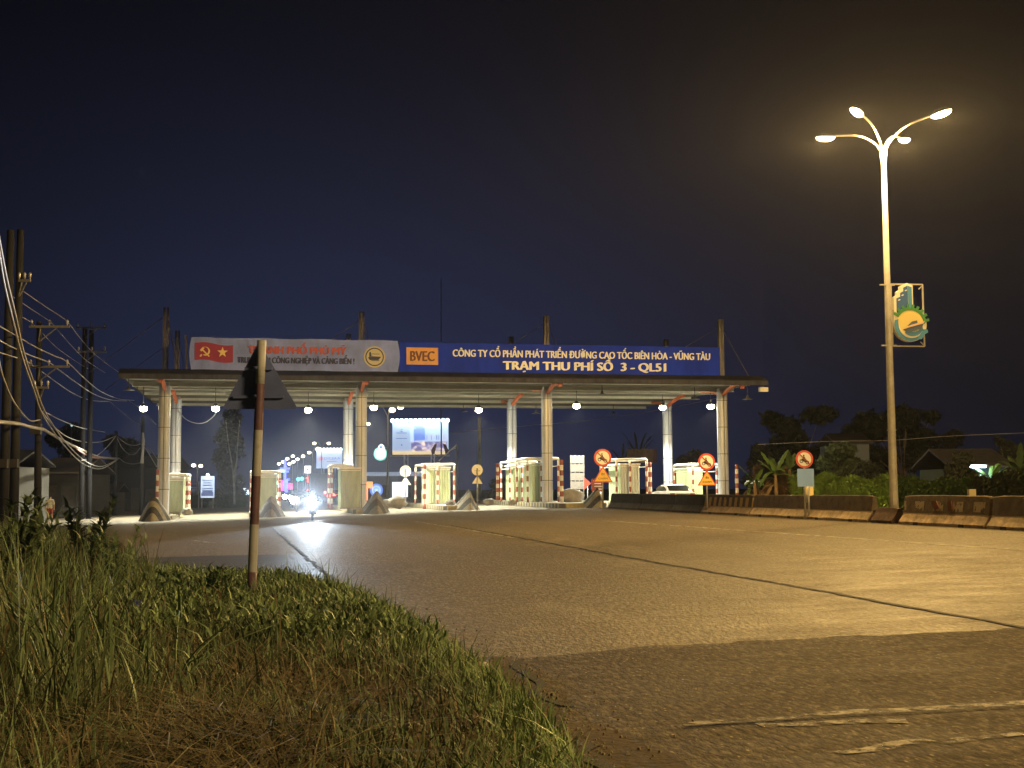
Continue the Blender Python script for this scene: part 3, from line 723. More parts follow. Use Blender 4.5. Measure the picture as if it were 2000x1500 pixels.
def bar2(mb, p, q, w, y0, y1, mi=0):
    d = Vector((q[0] - p[0], q[1] - p[1])).normalized(); n_ = Vector((-d.y, d.x)) * w / 2
    mb.prism([(p[0] + n_.x, p[1] + n_.y), (q[0] + n_.x, q[1] + n_.y), (q[0] - n_.x, q[1] - n_.y), (p[0] - n_.x, p[1] - n_.y)], y0, y1, mi)
bar2(em, (0.62, 9.62), (1.05, 9.19), 0.075, -0.180, -0.158); bar2(em, (0.55, 9.52), (0.72, 9.72), 0.13, -0.182, -0.160); bar2(em, (0.62, 9.30), (0.52, 9.18), 0.09, -0.182, -0.160)
em.build("emblem", M['gold'], flag)
lettering("THÀNH PHỐ PHÚ MỸ", 5.95, 0.72, 0.507 * BL, 9.76, -0.155, M['bannerred'], ban, bold=0.06)
lettering("TRUNG TÂM CÔNG NGHIỆP VÀ CẢNG BIỂN !", 7.05, 0.66, 0.501 * BL, 9.06, -0.135, M['navy'], ban, bold=0.04)
def city_seal(parent, cx, cz, r, y, ms, depth=0.03):
    s = MB(); s.disc((cx, cz), r, y - depth * 0.4, y, 0, 36); s.disc((cx, cz), r * 0.86, y - depth * 0.7, y - depth * 0.41, 1, 36, r * 0.76)
    s.prism([(cx - r * 0.62, cz - r * 0.05), (cx - r * 0.1, cz + r * 0.05), (cx + r * 0.62, cz + r * 0.02), (cx + r * 0.35, cz - r * 0.3), (cx - r * 0.45, cz - r * 0.3)], y - depth * 0.8, y - depth * 0.42, 1)
    s.prism([(cx - r * 0.5, cz - r * 0.02), (cx - r * 0.5, cz + r * 0.42), (cx - r * 0.36, cz + r * 0.48), (cx - r * 0.3, cz + r * 0.12), (cx - r * 0.1, cz + r * 0.08)], y - depth * 0.8, y - depth * 0.42, 1)
    for k in range(3): s.prism([(cx - r * (0.4 - 0.05 * k), cz + r * (0.30 - 0.62 * (k > 1))), (cx + r * 0.45, cz + r * (0.30 - 0.62 * (k > 1))), (cx + r * 0.45, cz + r * (0.25 - 0.62 * (k > 1))), (cx - r * 0.3, cz + r * (0.25 - 0.62 * (k > 1)))], y - depth * 0.75, y - depth * 0.43, 1)
    return s.build("seal", ms, parent)
city_seal(ban, 0.884 * BL, 9.30, 0.66, -0.14, [mat("seal_pale", (0.45, 0.44, 0.38), 0.8), M['navy']])

# ---- lamps hanging under the canopy
bulb_pts = []
def hanging_lamp(px, py, Y, lit, label):
    p = at(px, py, Y); q = p - O; v = q.x * V.x + q.y * V.y; zc = 7.98
    t = thing("hanging_lamp", label, "lamp", (p.x, p.y, p.z), 0, "lamps hanging under the toll canopy")
    MB().tube([(0, 0, 0.30), (0, 0, zc - p.z)], 0.022, 6).build("rod", M['dsteel'], t)
    if lit:
        MB().lathe([(0.03, 0.34), (0.10, 0.30), (0.16, 0.20), (0.27, 0.10), (0.275, 0.08)], n=16).build("shade", M['shade'], t)
        MB().ball((0, 0, -0.04), 0.24, sz=0.8).build("bulb", M['bulb'], t)
        light("lamp_light", 'SPOT', (0, 0, -0.22), (1.0, 0.94, 0.70), CAN_SPOT, t, 0.2, (0, 0, 0), R(134), 0.25)
        light("lamp_light", 'POINT', (0, 0, -0.02), (1.0, 0.94, 0.70), CAN_PT, t, 0.22)
    else:
        MB().lathe([(0.03, 0.30), (0.08, 0.2), (0.10, 0.10), (0.34, 0.02), (0.35, 0.0), (0.001, -0.02)], n=18).build("shade", M['shade'], t)
CAN_SPOT, CAN_PT = 9500, 7200
for px, py, Y, lab in ((280, 797, 83, "lit lamp left of the leftmost canopy column"), (421, 797, 84, "lit lamp right of the leftmost canopy column"), (602, 800, 87, "lit lamp right of the leaning banded post"),
                  (730, 795, 88, "lit lamp just right of the second front column"), (935, 800, 91, "lit lamp above the white round sign on the pointed concrete nose"),
                  (1126, 792, 89, "lit lamp above the grey sheet rack"), (1294, 795, 93, "lit lamp in front of the rearmost right column top"), (1388, 793, 87.5, "lit lamp touching the rightmost front column")):
    hanging_lamp(px, py, Y, True, lab)
for px, py, Y, lab in ((251, 762, 77, "unlit dark lamp under the left end of the canopy"), (905, 804, 99, "unlit dark lamp left of the lit lamp over the white round sign"), (1047, 808, 101, "unlit dark lamp between two columns at the back of the canopy"),
                  (1198, 808, 101, "unlit dark lamp hanging low at the back under the right half"), (1357, 780, 86, "unlit dark lamp left of the rightmost front column"), (1460, 780, 83.5, "unlit dark lamp under the right end of the canopy"), (1176, 771, 84, "unlit small dark lamp close under the canopy deck")):
    hanging_lamp(px, py, Y, False, lab)
em_ = thing("emergency_light", "small white boxed light fixed under the right corner of the canopy eave", "light", at(1491, 761, 82.6), TH)
MB().box((0, 0, 0), (0.55, 0.3, 0.28)).build("housing", M['white'], em_); MB().box((0, 0, 0.28), (0.08, 0.08, 0.4)).build("bracket", M['dsteel'], em_)

# ---- traffic islands, concrete noses, booths, guard frames
M['kerb'] = stripe_mat("striped_kerb_paint", (0.46, 0.42, 0.24), (0.10, 0.095, 0.085), 1.15, (0, 1, 0), wear=0.45)
M['nose'] = stripe_mat("striped_concrete", (0.42, 0.38, 0.28), (0.035, 0.033, 0.030), 1.25, (0.25, 0.75, 0.60), wear=0.42)
M['noseg'] = stripe_mat("faded_striped_concrete", (0.33, 0.34, 0.38), (0.12, 0.125, 0.15), 1.15, (0.25, 0.75, 0.60), wear=0.5)
M['slab'] = mat("island_slab", (0.34, 0.31, 0.26), 0.85, var=0.3, scale=1.5)
ORD = ["leftmost", "second", "third", "middle", "fifth", "sixth", "rightmost"]
isl = [(-0.1, -4.6, 1.8), (6.1, -4.4, 1.8), (12.3, -3.8, 1.8), (18.2, -1.6, 1.8), (25.0, -7.4, 3.0), (30.4, 0.5, 1.8), (36.3, 0.5, 1.8)]
where = ["under the leftmost booth", "under the booth behind the leaning post", "under the booth beside the second front column", "under the free standing booth in the middle", "under the pair of booths beside the third front column", "under the pale booth behind the round motorcycle sign", "under the rightmost booth"]
for (u, v0, w), wh in zip(isl, where):
    t = thing("traffic_island", "raised island with striped kerb " + wh, "traffic island", T(u, v0), TH, "toll lane islands")
    Ln = 21.0 - v0; h = w / 2
    def outline(d): return [(-h + d, Ln - d), (-h + d, 0.9), (-h * 0.75 + d * 0.7, 0.35 + d), (0, d), (h * 0.75 - d * 0.7, 0.35 + d), (h - d, 0.9), (h - d, Ln - d)]
    MB().prism(outline(0.0), 0.0, 0.26, axis='z').build("kerb", M['kerb'], t)
    MB().prism(outline(0.16), 0.262, 0.285, axis='z').build("slab", M['slab'], t)
def nose(u, v, w, hgt, Ln, m, label, rnd=1.5):
    t = MB(); ns, nr = 15, 17; vs = []
    for i in range(nr):
        y = Ln * (i / (nr - 1)) ** 1.4
        hw = w / 2 * min(1.0, 0.10 + 0.9 * (y / (Ln * 0.55)) ** 0.75) if y > 0 else w * 0.05
        hh = hgt * min(1.0, 0.10 + 0.9 * (y / (0.26 * Ln)) ** 0.7) if y < 0.26 * Ln else hgt * (1 - 0.72 * ((y - 0.26 * Ln) / (0.74 * Ln)) ** 1.1)
        for k in range(ns):
            s = -1 + 2 * k / (ns - 1); vs.append((hw * s, y, -0.02 + hh * (1 - abs(s) ** rnd)))
    fs = [(i * ns + k, i * ns + k + 1, (i + 1) * ns + k + 1, (i + 1) * ns + k) for i in range(nr - 1) for k in range(ns - 1)]
    fs.append(tuple(range(ns))[::-1]); fs.append(tuple((nr - 1) * ns + k for k in range(ns)))
    t.add(vs, fs, 0, False)
    return tag(t.build("concrete_nose", m, None, T(u, v), TH), label, "crash barrier", "pointed concrete island noses")
nose(-0.15, -6.2, 1.9, 1.42, 3.4, M['nose'], "rounded striped concrete nose in front of the leftmost column", 2.4)
nose(6.5, -5.6, 1.8, 1.28, 3.2, M['noseg'], "grey concrete nose partly behind the leaning banded post", 2.0)
nose(12.75, -5.2, 1.95, 1.42, 3.4, M['noseg'], "bluish grey concrete nose before the second front column", 1.7)
nose(18.75, -3.0, 1.9, 1.38, 3.6, M['nose'], "striped pointed concrete nose carrying the white round sign", 1.15)
nose(25.5, -9.0, 1.7, 1.25, 3.6, M['nose'], "striped concrete nose joined to the row of road barriers", 1.2)
def corr(mb, p, q, z0, z1, mi=0, per=0.17, amp=0.035):
    p, q = Vector((*p, 0)), Vector((*q, 0)); d = q - p; L = d.length; d.normalize(); n = Vector((d.y, -d.x, 0)); k = max(2, int(L / per)); vs = []
    for i in range(k):
        for f, o in ((0, 0), (0.32, 0), (0.5, amp), (0.82, amp)):
            c = p + d * ((i + f) * L / k) + n * o; vs += [(c.x, c.y, z0), (c.x, c.y, z1)]
    vs += [(q.x, q.y, z0), (q.x, q.y, z1)]
    mb.add(vs, [(2 * i, 2 * i + 2, 2 * i + 3, 2 * i + 1) for i in range(len(vs) // 2 - 1)], mi)
def booth(u, v, w, d, h, mf, ms, label, plain=False):
    t = thing("toll_booth", label, "toll booth", T(u, v, 0.285), TH, "boarded up toll booths")
    a = MB()
    if plain: a.box((0, 0.02, h / 2), (w, 0.04, h - 0.1)); a.box((0, -0.01, h - 0.24), (w, 0.02, 0.03)); a.box((0, -0.01, 0.3), (w, 0.02, 0.03))
    else: corr(a, (-w / 2, 0), (w / 2, 0), 0.08, h - 0.05)
    a.build("front_panel", mf, t)
    for sg in (-1, 1):
        b_ = MB(); 
        p, q = (-w / 2, d), (-w / 2, 0.02)
        if sg > 0: p, q = (w / 2, 0.02), (w / 2, d)
        corr(b_, p, q, 0.08, h - 0.05, 0, 0.25, 0.03); b_.build("side_panel", ms, t)
    MB().box((0, d, h / 2), (w, 0.05, h - 0.1)).build("rear_panel", ms, t)
    MB().box((0, d / 2, h), (w + 0.14, d + 0.14, 0.10)).box((0, -0.03, h - 0.14), (w + 0.04, 0.05, 0.06)).build("roof", M['white'], t)
    MB().box((0, d / 2, 0.04), (w + 0.1, d + 0.1, 0.08)).box((-w / 4, -0.2, 0.03), (w / 3, 0.25, 0.06)).box((w / 4, -0.2, 0.03), (w / 3, 0.25, 0.06)).build("base", M['conc'], t)
    return t
booth(0.55, 2.0, 1.05, 2.4, 2.25, M['boothd'], M['boothg'], "dull green booth behind the leftmost front column", True)
booth(6.35, 2.4, 1.1, 2.4, 2.3, M['boothd'], M['boothg'], "dull green booth half behind the leaning banded post", True)
booth(11.45, -0.6, 1.2, 2.6, 2.55, M['boothd'], M['boothg'], "grey green booth hard against the second front column", True)
booth(18.25, 7.6, 1.5, 3.9, 2.55, M['boothg'], M['boothg'], "free standing green corrugated booth in the middle of the gate")
booth(23.95, 6.2, 1.3, 3.0, 2.55, M['boothg'], M['boothg'], "rear booth of the pair beside the third front column")
booth(24.35, 1.9, 1.3, 3.0, 2.6, M['boothg'], M['boothg'], "front booth of the pair, half behind the third front column")
booth(30.4, 1.6, 1.3, 3.0, 2.55, M['boothw'], M['boothg'], "pale grey sheeted booth with bright green side wall")
booth(35.5, 3.0, 1.1, 2.4, 2.35, M['boothg'], M['boothg'], "rightmost yellowish green booth behind the motorcycle sign")
def banded(mb, p, q, r, n=8, first=0, k=10):
    p, q = Vector(p), Vector(q)
    for i in range(n): mb.tube([p.lerp(q, i / n), p.lerp(q, (i + 0.5) / n), p.lerp(q, (i + 1) / n)], r, k, (i + first) % 2, cap=(i in (0, n - 1)))
def guard(u, v, w, d, h, label, mid=0):
    t = thing("pipe_guard", label, "pipe guard", T(u, v, 0.285), TH, "banded pipe frames round the booths")
    xs_ = [-w / 2, w / 2] + ([-w / 2 + w * 0.45] if mid else [])
    for x in xs_:
        p = MB(); banded(p, (x, 0, 0), (x, 0, h - 0.12), 0.075, 8); p.build("post", [M['red'], M['white']], t)
    for x in (-w / 2, w / 2):
        p = MB(); banded(p, (x, d, 0), (x, d, h - 0.12), 0.075, 8); p.build("post", [M['red'], M['white']], t)
    r = MB()
    def bend(a, b, z): return [Vector((*a, z - 0.14)), Vector((*a, z - 0.05)), Vector((*a, z)).lerp(Vector((*b, z)), 0.04), Vector((*b, z)).lerp(Vector((*a, z)), 0.04), Vector((*b, z - 0.05)), Vector((*b, z - 0.14))]
    r.tube(bend((-w / 2, 0), (w / 2, 0), h), 0.085, 10); r.tube(bend((-w / 2, 0), (-w / 2, d), h + 0.002), 0.083, 10); r.tube(bend((w / 2, 0), (w / 2, d), h + 0.002), 0.083, 10); r.tube(bend((-w / 2, d), (w / 2, d), h + 0.001), 0.083, 10)
    r.build("top_rail", M['white'], t)
    for x in (-w / 2, w / 2): MB().tube([(x, 0.05, h - 0.5), (x, d - 0.05, h - 0.5)], 0.03, 8).build("middle_rail", M['white'], t)
guard(0.45, 1.5, 1.75, 3.4, 2.45, "banded pipe frame round the leftmost booth")
guard(6.2, 1.9, 1.8, 3.4, 2.5, "banded pipe frame round the booth behind the leaning post")
guard(10.95, 0.0, 1.3, 3.3, 2.75, "yellow lit pipe frame left of the booth at the second column")
guard(18.15, 7.0, 2.1, 5.0, 2.78, "banded pipe frame round the free standing middle booth", 1)
guard(23.85, 5.6, 1.9, 3.2, 2.8, "rear pipe frame of the pair of booths", 1)
guard(24.3, 1.3, 2.1, 3.5, 2.9, "front pipe frame of the pair of booths", 1)
guard(30.3, 0.9, 2.1, 4.0, 2.85, "banded pipe frame round the pale grey booth", 1)
guard(35.75, 1.7, 1.7, 4.0, 2.6, "banded pipe frame round the rightmost booth")
def guard_post(px, py0, py1, Y, r, label):
    b0, t0 = at(px, py1, Y), at(px, py0, Y); b0.z = zg(b0.x, b0.y) if px != 972 else b0.z
    m = MB(); banded(m, (0, 0, 0), (0, 0, t0.z - b0.z), r, 9, 0, 12)
    tag(m.build("guard_post", [M['red'], M['white']], None, (b0.x, b0.y, b0.z)), label, "guard post", "free standing banded posts")
guard_post(972, 905, 977, 82.5, 0.10, "red and white post left of the pair of booths")
guard_post(1097, 898, 978, 82.0, 0.125, "thick red and white post right of the third front column")
guard_post(1270, 903, 980, 86.0, 0.125, "red and white post right of the pale grey booth")
guard_post(1440, 907, 985, 86.0, 0.115, "red and white post right of the rightmost column, beside the banana plant")
guard_post(829, 906, 985, 88.5, 0.125, "thick red and white post left of the middle booth")
guard_post(307, 917, 985, 79.0, 0.10, "red and white post left of the leftmost front column")
# debris on the islands
for px, py, s, lab in ((757, 985, 0.5, "grey rubble pile on the island left of the middle booth"), (775, 972, 0.75, "dark concrete lump under the grey round sign"), (1115, 965, 0.9, "pale rounded concrete block behind the striped nose"), (1112, 978, 0.4, "orange lit broken block beside the thick banded post"), (880, 985, 0.35, "small stone right of the middle booth"), (955, 975, 0.4, "stone behind the striped pointed nose"), (365, 994, 0.38, "rubble right of the leftmost booth"), (1000, 982, 0.28, "flat rubble on the kerb before the pair of booths")):
    p = at(px, py, 80 if px < 700 else 84); p.z = zg(p.x, p.y) + 0.26
    lump("rubble_block", lab, "rubble", px, 1100, (0.9 * s, 0.7 * s, 0.55 * s), M['conc'], 0).location = p
# ================================================================== ROAD BARRIERS
def barrier_mat(name, top, toe, patchy, hz=0.36, sc=3.0, extra=None):
    m = bpy.data.materials.new(name); m.use_nodes = True; nt = m.node_tree; b = nt.nodes["Principled BSDF"]; L = nt.links.new
    b.inputs["Roughness"].default_value = 0.85
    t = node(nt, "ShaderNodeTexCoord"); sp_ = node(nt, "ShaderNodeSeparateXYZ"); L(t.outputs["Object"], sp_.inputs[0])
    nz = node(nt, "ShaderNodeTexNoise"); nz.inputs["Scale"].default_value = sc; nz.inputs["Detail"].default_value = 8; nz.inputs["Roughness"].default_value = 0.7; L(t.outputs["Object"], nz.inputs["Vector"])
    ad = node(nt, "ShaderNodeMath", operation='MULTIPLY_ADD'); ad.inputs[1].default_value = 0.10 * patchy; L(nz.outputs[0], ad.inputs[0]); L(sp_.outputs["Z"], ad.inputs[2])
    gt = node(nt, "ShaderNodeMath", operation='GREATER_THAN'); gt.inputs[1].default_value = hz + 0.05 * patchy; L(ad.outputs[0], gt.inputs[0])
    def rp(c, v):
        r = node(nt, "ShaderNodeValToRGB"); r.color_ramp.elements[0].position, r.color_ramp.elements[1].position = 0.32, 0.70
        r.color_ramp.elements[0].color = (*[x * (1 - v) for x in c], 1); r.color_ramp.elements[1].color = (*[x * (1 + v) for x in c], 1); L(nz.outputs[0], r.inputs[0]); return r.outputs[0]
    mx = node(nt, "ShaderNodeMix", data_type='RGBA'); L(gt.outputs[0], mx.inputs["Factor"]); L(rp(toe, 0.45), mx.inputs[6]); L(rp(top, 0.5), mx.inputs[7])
    out = mx.outputs[2]
    if extra:                                   # vertical painted bars (c, frequency, wear) on the upper face
        c, fq, lo, hi, wear = extra
        mu = node(nt, "ShaderNodeMath", operation='MULTIPLY'); mu.inputs[1].default_value = fq; L(sp_.outputs["X"], mu.inputs[0])
        fr = node(nt, "ShaderNodeMath", operation='FRACT'); L(mu.outputs[0], fr.inputs[0])
        a = node(nt, "ShaderNodeMath", operation='GREATER_THAN'); a.inputs[1].default_value = 0.5; L(fr.outputs[0], a.inputs[0])
        n2 = node(nt, "ShaderNodeTexNoise"); n2.inputs["Scale"].default_value = 5; n2.inputs["Detail"].default_value = 8; L(t.outputs["Object"], n2.inputs["Vector"])
        w_ = node(nt, "ShaderNodeMath", operation='LESS_THAN'); w_.inputs[1].default_value = wear; L(n2.outputs[0], w_.inputs[0])
        z1 = node(nt, "ShaderNodeMath", operation='GREATER_THAN'); z1.inputs[1].default_value = lo; L(sp_.outputs["Z"], z1.inputs[0])
        z2 = node(nt, "ShaderNodeMath", operation='LESS_THAN'); z2.inputs[1].default_value = hi; L(sp_.outputs["Z"], z2.inputs[0])
        f = a.outputs[0]
        for z in (w_, z1, z2):
            q = node(nt, "ShaderNodeMath", operation='MULTIPLY'); L(f, q.inputs[0]); L(z.outputs[0], q.inputs[1]); f = q.outputs[0]
        m3 = node(nt, "ShaderNodeMix", data_type='RGBA'); m3.inputs[7].default_value = (*c, 1); L(f, m3.inputs["Factor"]); L(out, m3.inputs[6]); out = m3.outputs[2]
    L(out, b.inputs["Base Color"])
    bp = node(nt, "ShaderNodeBump"); bp.inputs["Strength"].default_value = 0.5; bp.inputs["Distance"].default_value = 0.03; L(nz.outputs[0], bp.inputs["Height"]); L(bp.outputs[0], b.inputs["Normal"])
    return m
bmA = barrier_mat("barrier_dark_concrete", (0.125, 0.098, 0.072), (0.52, 0.41, 0.28), 1.3)  # toe is ochre concrete, lightened further as if lamplight caught the slope
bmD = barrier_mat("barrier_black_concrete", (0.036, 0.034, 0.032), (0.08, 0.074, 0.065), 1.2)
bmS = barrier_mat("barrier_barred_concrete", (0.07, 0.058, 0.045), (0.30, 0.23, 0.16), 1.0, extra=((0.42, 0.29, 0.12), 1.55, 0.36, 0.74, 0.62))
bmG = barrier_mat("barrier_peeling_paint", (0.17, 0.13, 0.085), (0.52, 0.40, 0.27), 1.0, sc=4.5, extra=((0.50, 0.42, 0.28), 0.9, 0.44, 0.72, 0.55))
BASE = lambda px: gpt(px, 993 + (px - 1187) * 0.0546)
def barrier(pxa, pxb, m, label, hgt=0.86, extra=None):
    a, b = BASE(pxa), BASE(pxb); d = (b - a); L = d.length - 0.10; d.normalize()
    ang = math.atan2(d.y, d.x); c = (a + b) / 2
    prof = [(0, 0.0), (0, 0.09), (0.16, 0.33), (0.24, hgt - 0.02), (0.26, hgt), (0.40, hgt), (0.42, hgt - 0.02), (0.50, 0.33), (0.66, 0.09), (0.66, 0.0)]
    nseg = max(3, int(L / 0.35)); vs = []; k = len(prof)
    for i in range(nseg + 1):
        x = -L / 2 + L * i / nseg
        for y, z in prof:
            e_ = 0.03 if i in (0, nseg) else 0.0
            j = mnoise.noise(Vector((x * 1.3 + pxa, y * 3, z * 3))) * 0.018
            vs.append((x, y + (e_ if y < 0.33 else -e_) + j, z - e_ * (z > 0.3) + (j * 0.8 if z > 0.05 else 0)))
    mb = MB().add(vs, [(i * k + j, i * k + j + 1, (i + 1) * k + j + 1, (i + 1) * k + j) for i in range(nseg) for j in range(k - 1)])
    mb.add(vs[:k], [tuple(range(k))]); mb.add(vs[-k:], [tuple(range(k))[::-1]])
    for q in (-0.27, 0.27): mb.box((q * L, 0.035, 0.045), (0.28, 0.09, 0.09), 1)  # black blocks, painted shade standing in for the drain holes
    o = mb.build("road_barrier", [m, M['black']], None, c, ang)
    tag(o, label, "road barrier", "concrete barriers along the median")
    return o, L
# d runs from far (left) to near (right): the road face has to look left, towards the lanes
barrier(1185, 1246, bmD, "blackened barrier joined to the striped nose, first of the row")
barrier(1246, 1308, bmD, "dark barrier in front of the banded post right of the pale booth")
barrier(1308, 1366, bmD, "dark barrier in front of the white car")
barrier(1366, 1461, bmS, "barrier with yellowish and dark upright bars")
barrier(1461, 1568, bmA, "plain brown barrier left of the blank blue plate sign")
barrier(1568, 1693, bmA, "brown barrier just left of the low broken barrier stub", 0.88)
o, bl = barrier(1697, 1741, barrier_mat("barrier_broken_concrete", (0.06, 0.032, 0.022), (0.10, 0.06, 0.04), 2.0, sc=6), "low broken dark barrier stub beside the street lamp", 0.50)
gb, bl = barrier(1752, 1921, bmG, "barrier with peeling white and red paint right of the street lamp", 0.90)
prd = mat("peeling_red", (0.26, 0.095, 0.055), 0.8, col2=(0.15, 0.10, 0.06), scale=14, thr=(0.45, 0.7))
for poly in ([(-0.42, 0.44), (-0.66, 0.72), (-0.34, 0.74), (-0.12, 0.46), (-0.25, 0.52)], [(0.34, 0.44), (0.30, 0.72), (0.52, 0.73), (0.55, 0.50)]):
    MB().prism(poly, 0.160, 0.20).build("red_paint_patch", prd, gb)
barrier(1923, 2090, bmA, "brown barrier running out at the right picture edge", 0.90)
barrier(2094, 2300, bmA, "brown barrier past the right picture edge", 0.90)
p = at(1688, 967, 52); nb = MB().box((0, 0, 0.1), (0.35, 0.2, 0.42)); 
tag(nb.build("reflector_plate", M['gold'], None, at(1579, 964, 49.5)), "small yellow reflector plate at foot of the blank plate sign", "reflector")
tag(MB().box((0, 0, 0.0), (0.2, 0.16, 0.32)).build("marker_stone", mat("pale_marker", (0.55, 0.48, 0.3), 0.7), None, at(1898, 966, 38)), "small pale marker standing on the peeling barrier", "marker")

# ================================================================== STREET LAMP WITH EMBLEM
gal = mat("lamp_post_zinc", (0.34, 0.33, 0.31), 0.6, 0.1, var=0.25, scale=2.5)
sb = gpt(1747, 1017); sl = thing("street_lamp", "tall zinc street lamp with four lit arms beside the broken barrier stub", "street lamp", sb)
HF = at(1722, 291, sb.y).z - sb.z
pm = MB(); pm.tube([(0, 0, -0.1), (0, 0, 0.9), (0, 0, 1.0), (0, 0, HF * 0.5), (0, 0, HF)], [0.165, 0.15, 0.145, 0.115, 0.085], 16)
for z in (1.55, 3.1): pm.lathe([(0.150, z), (0.150, z + 0.05)], n=16)
pm.lathe([(0.10, HF - 0.5), (0.13, HF - 0.1), (0.10, HF + 0.1)], n=14)
pm.build("pole", gal, sl); MB().box((0.0, -0.142, 0.75), (0.14, 0.03, 0.42)).build("service_door", gal, sl)
BAT = 0.0
def batwing(o, gain):
    o.data.use_nodes = True; nt = o.data.node_tree; e_ = nt.nodes["Emission"]; L = nt.links.new
    g_ = node(nt, "ShaderNodeNewGeometry"); s_ = node(nt, "ShaderNodeSeparateXYZ"); L(g_.outputs["Incoming"], s_.inputs[0])
    a = node(nt, "ShaderNodeMath", operation='ABSOLUTE'); L(s_.outputs["Z"], a.inputs[0])
    c = node(nt, "ShaderNodeMath", operation='MAXIMUM'); c.inputs[1].default_value = 0.26; L(a.outputs[0], c.inputs[0])
    pw = node(nt, "ShaderNodeMath", operation='POWER'); pw.inputs[1].default_value = -1.3; L(c.outputs[0], pw.inputs[0])
    mu = node(nt, "ShaderNodeMath", operation='MULTIPLY'); mu.inputs[1].default_value = gain; L(pw.outputs[0], mu.inputs[0]); L(mu.outputs[0], e_.inputs["Strength"])
for i, (px, py, Y, big) in enumerate(((1675, 219, sb.y - 1.43, 1), (1835, 222, sb.y - 1.43, 1), (1615, 268, sb.y + 1.43, 0), (1765, 271, sb.y + 1.43, 0))):
    h = at(px, py, Y) - sb; h.z = 12.42 - sb.z if False else h.z
    dr = Vector((h.x, h.y, 0)); ln = dr.length; dr.normalize()
    arm = MB(); end = h - dr * 0.25
    pts = [Vector((0, 0, HF - 0.15)) + dr * 0.05, Vector((0, 0, HF + 0.25)) + dr * ln * 0.14, Vector((0, 0, (HF + h.z) / 2 + 0.22)) + dr * ln * 0.42, Vector((0, 0, h.z + 0.0)) + dr * (ln - 0.30)]
    arm.tube(catmull(pts, 6), 0.035, 8); a_o = arm.build("arm", gal, sl)
    hd = MB(); yaw = math.atan2(dr.y, dr.x)
    rot = Matrix.Rotation(yaw, 3, 'Z') @ Matrix.Rotation(R(-9), 3, 'Y')
    def X(v): return h + rot @ Vector(v)
    hs = []
    for (xx, wy, zt) in ((-0.34, 0.06, 0.05), (-0.2, 0.12, 0.10), (0.1, 0.16, 0.14), (0.34, 0.12, 0.10), (0.42, 0.05, 0.05)):
        hs += [X((xx, -wy, 0)), X((xx, -wy * 0.6, zt)), X((xx, wy * 0.6, zt)), X((xx, wy, 0))]
    hd.add(hs, [(4 * i_ + j, 4 * i_ + j + 1, 4 * i_ + 5 + j, 4 * i_ + 4 + j) for i_ in range(4) for j in range(3)] + [(0, 3, 2, 1), (16, 17, 18, 19)], 0, True)
    head = hd.build("luminaire", M['shade'], sl)
    ln_ = MB(); vs = []
    for k in range(7):
        for j in range(12):
            a1, a2 = math.pi / 2 * k / 6, 6.283 * j / 12
            vs.append(X((0.06 + 0.37 * math.cos(a2) * math.sin(a1 + 1e-3), 0.165 * math.sin(a2) * math.sin(a1 + 1e-3), -0.01 - 0.13 * math.cos(a1))))
    ln_.add(vs, [(k * 12 + j, k * 12 + (j + 1) % 12, (k + 1) * 12 + (j + 1) % 12, (k + 1) * 12 + j) for k in range(6) for j in range(12)], 0, True)
    ln_.build("lens", M['sodium'], head)
    l_ = light("lamp_light", 'SPOT', X((0.06, 0, -0.22)), (1.0, 0.62, 0.20), 1950, sl, 0.14, (0, 0, 0), R(178), 0.04); batwing(l_, 1.0)
    light("lamp_light", 'POINT', X((0.06, 0, -0.20)), (1.0, 0.62, 0.20), 260, sl, 0.14)

prev = sb - V * 46; prev.z = zg(prev.x, prev.y)
dup(sl, prev, "next street lamp of the same median row, standing behind the viewer out of sight")
# emblem in a frame, clamped to the street lamp
es = thing("emblem_sign", "framed city emblem of blue towers, green cogwheel and ship clamped to the street lamp", "emblem sign", at(1733, 613, sb.y - 0.05), R(7))
esc = sb.y / 2500.0                         # metres per photo pixel at the post
fr = MB(); fx0, fx1, fz0, fz1 = 0.16, 1.32, -1.13, 1.05
for p, q in (((fx0, fz0), (fx1, fz0)), ((fx1, fz0), (fx1, fz1)), ((fx1, fz1), (fx0, fz1)), ((fx0, fz1), (fx0, fz0))): fr.bar((p[0], 0, p[1]), (q[0], 0, q[1]), 0.045)
for z in (fz0 + 0.02, fz1 - 0.03): fr.bar((-0.25, -0.0, z), (0.3, 0, z), 0.05); fr.bar((fx1 - 0.14, 0, z + (0.14 if z < 0 else -0.14)), (fx1, 0, z), 0.03)
fr.bar((1.0, 0, 0.12), (fx1, 0, 0.12), 0.03); fr.bar((fx0, 0, 0.12), (0.3, 0, 0.12), 0.03); fr.bar((fx0, 0, -0.5), (0.3, 0, -0.5), 0.03)
fr.build("frame", gal, es)
wht, blu, blu2, grn = mat("emblem_white", (0.75, 0.72, 0.62), 0.6), mat("emblem_blue", (0.02, 0.10, 0.33), 0.5), mat("emblem_light_blue", (0.05, 0.24, 0.48), 0.5), mat("emblem_green", (0.04, 0.22, 0.06), 0.6)
yel, pnk, bgy = mat("emblem_yellow", (0.70, 0.58, 0.22), 0.6), mat("emblem_salmon", (0.68, 0.48, 0.36), 0.6), mat("emblem_slate", (0.07, 0.11, 0.20), 0.6)
tw = [(0.30, 0.05), (0.30, 0.56), (0.40, 0.62), (0.40, 0.74), (0.53, 0.81), (0.53, 0.93), (0.78, 1.05), (0.90, 0.97), (0.90, 0.30), (0.90, 0.05)]
tp = MB(); tp.prism([(0.22, -0.35)] + [(x - 0.06, z + 0.04) for x, z in tw[1:7]] + [(0.93, 1.0), (0.93, 0.05), (0.5, -0.35)], -0.06, 0.10)
tp = tp.build("tower_panel", wht, es)
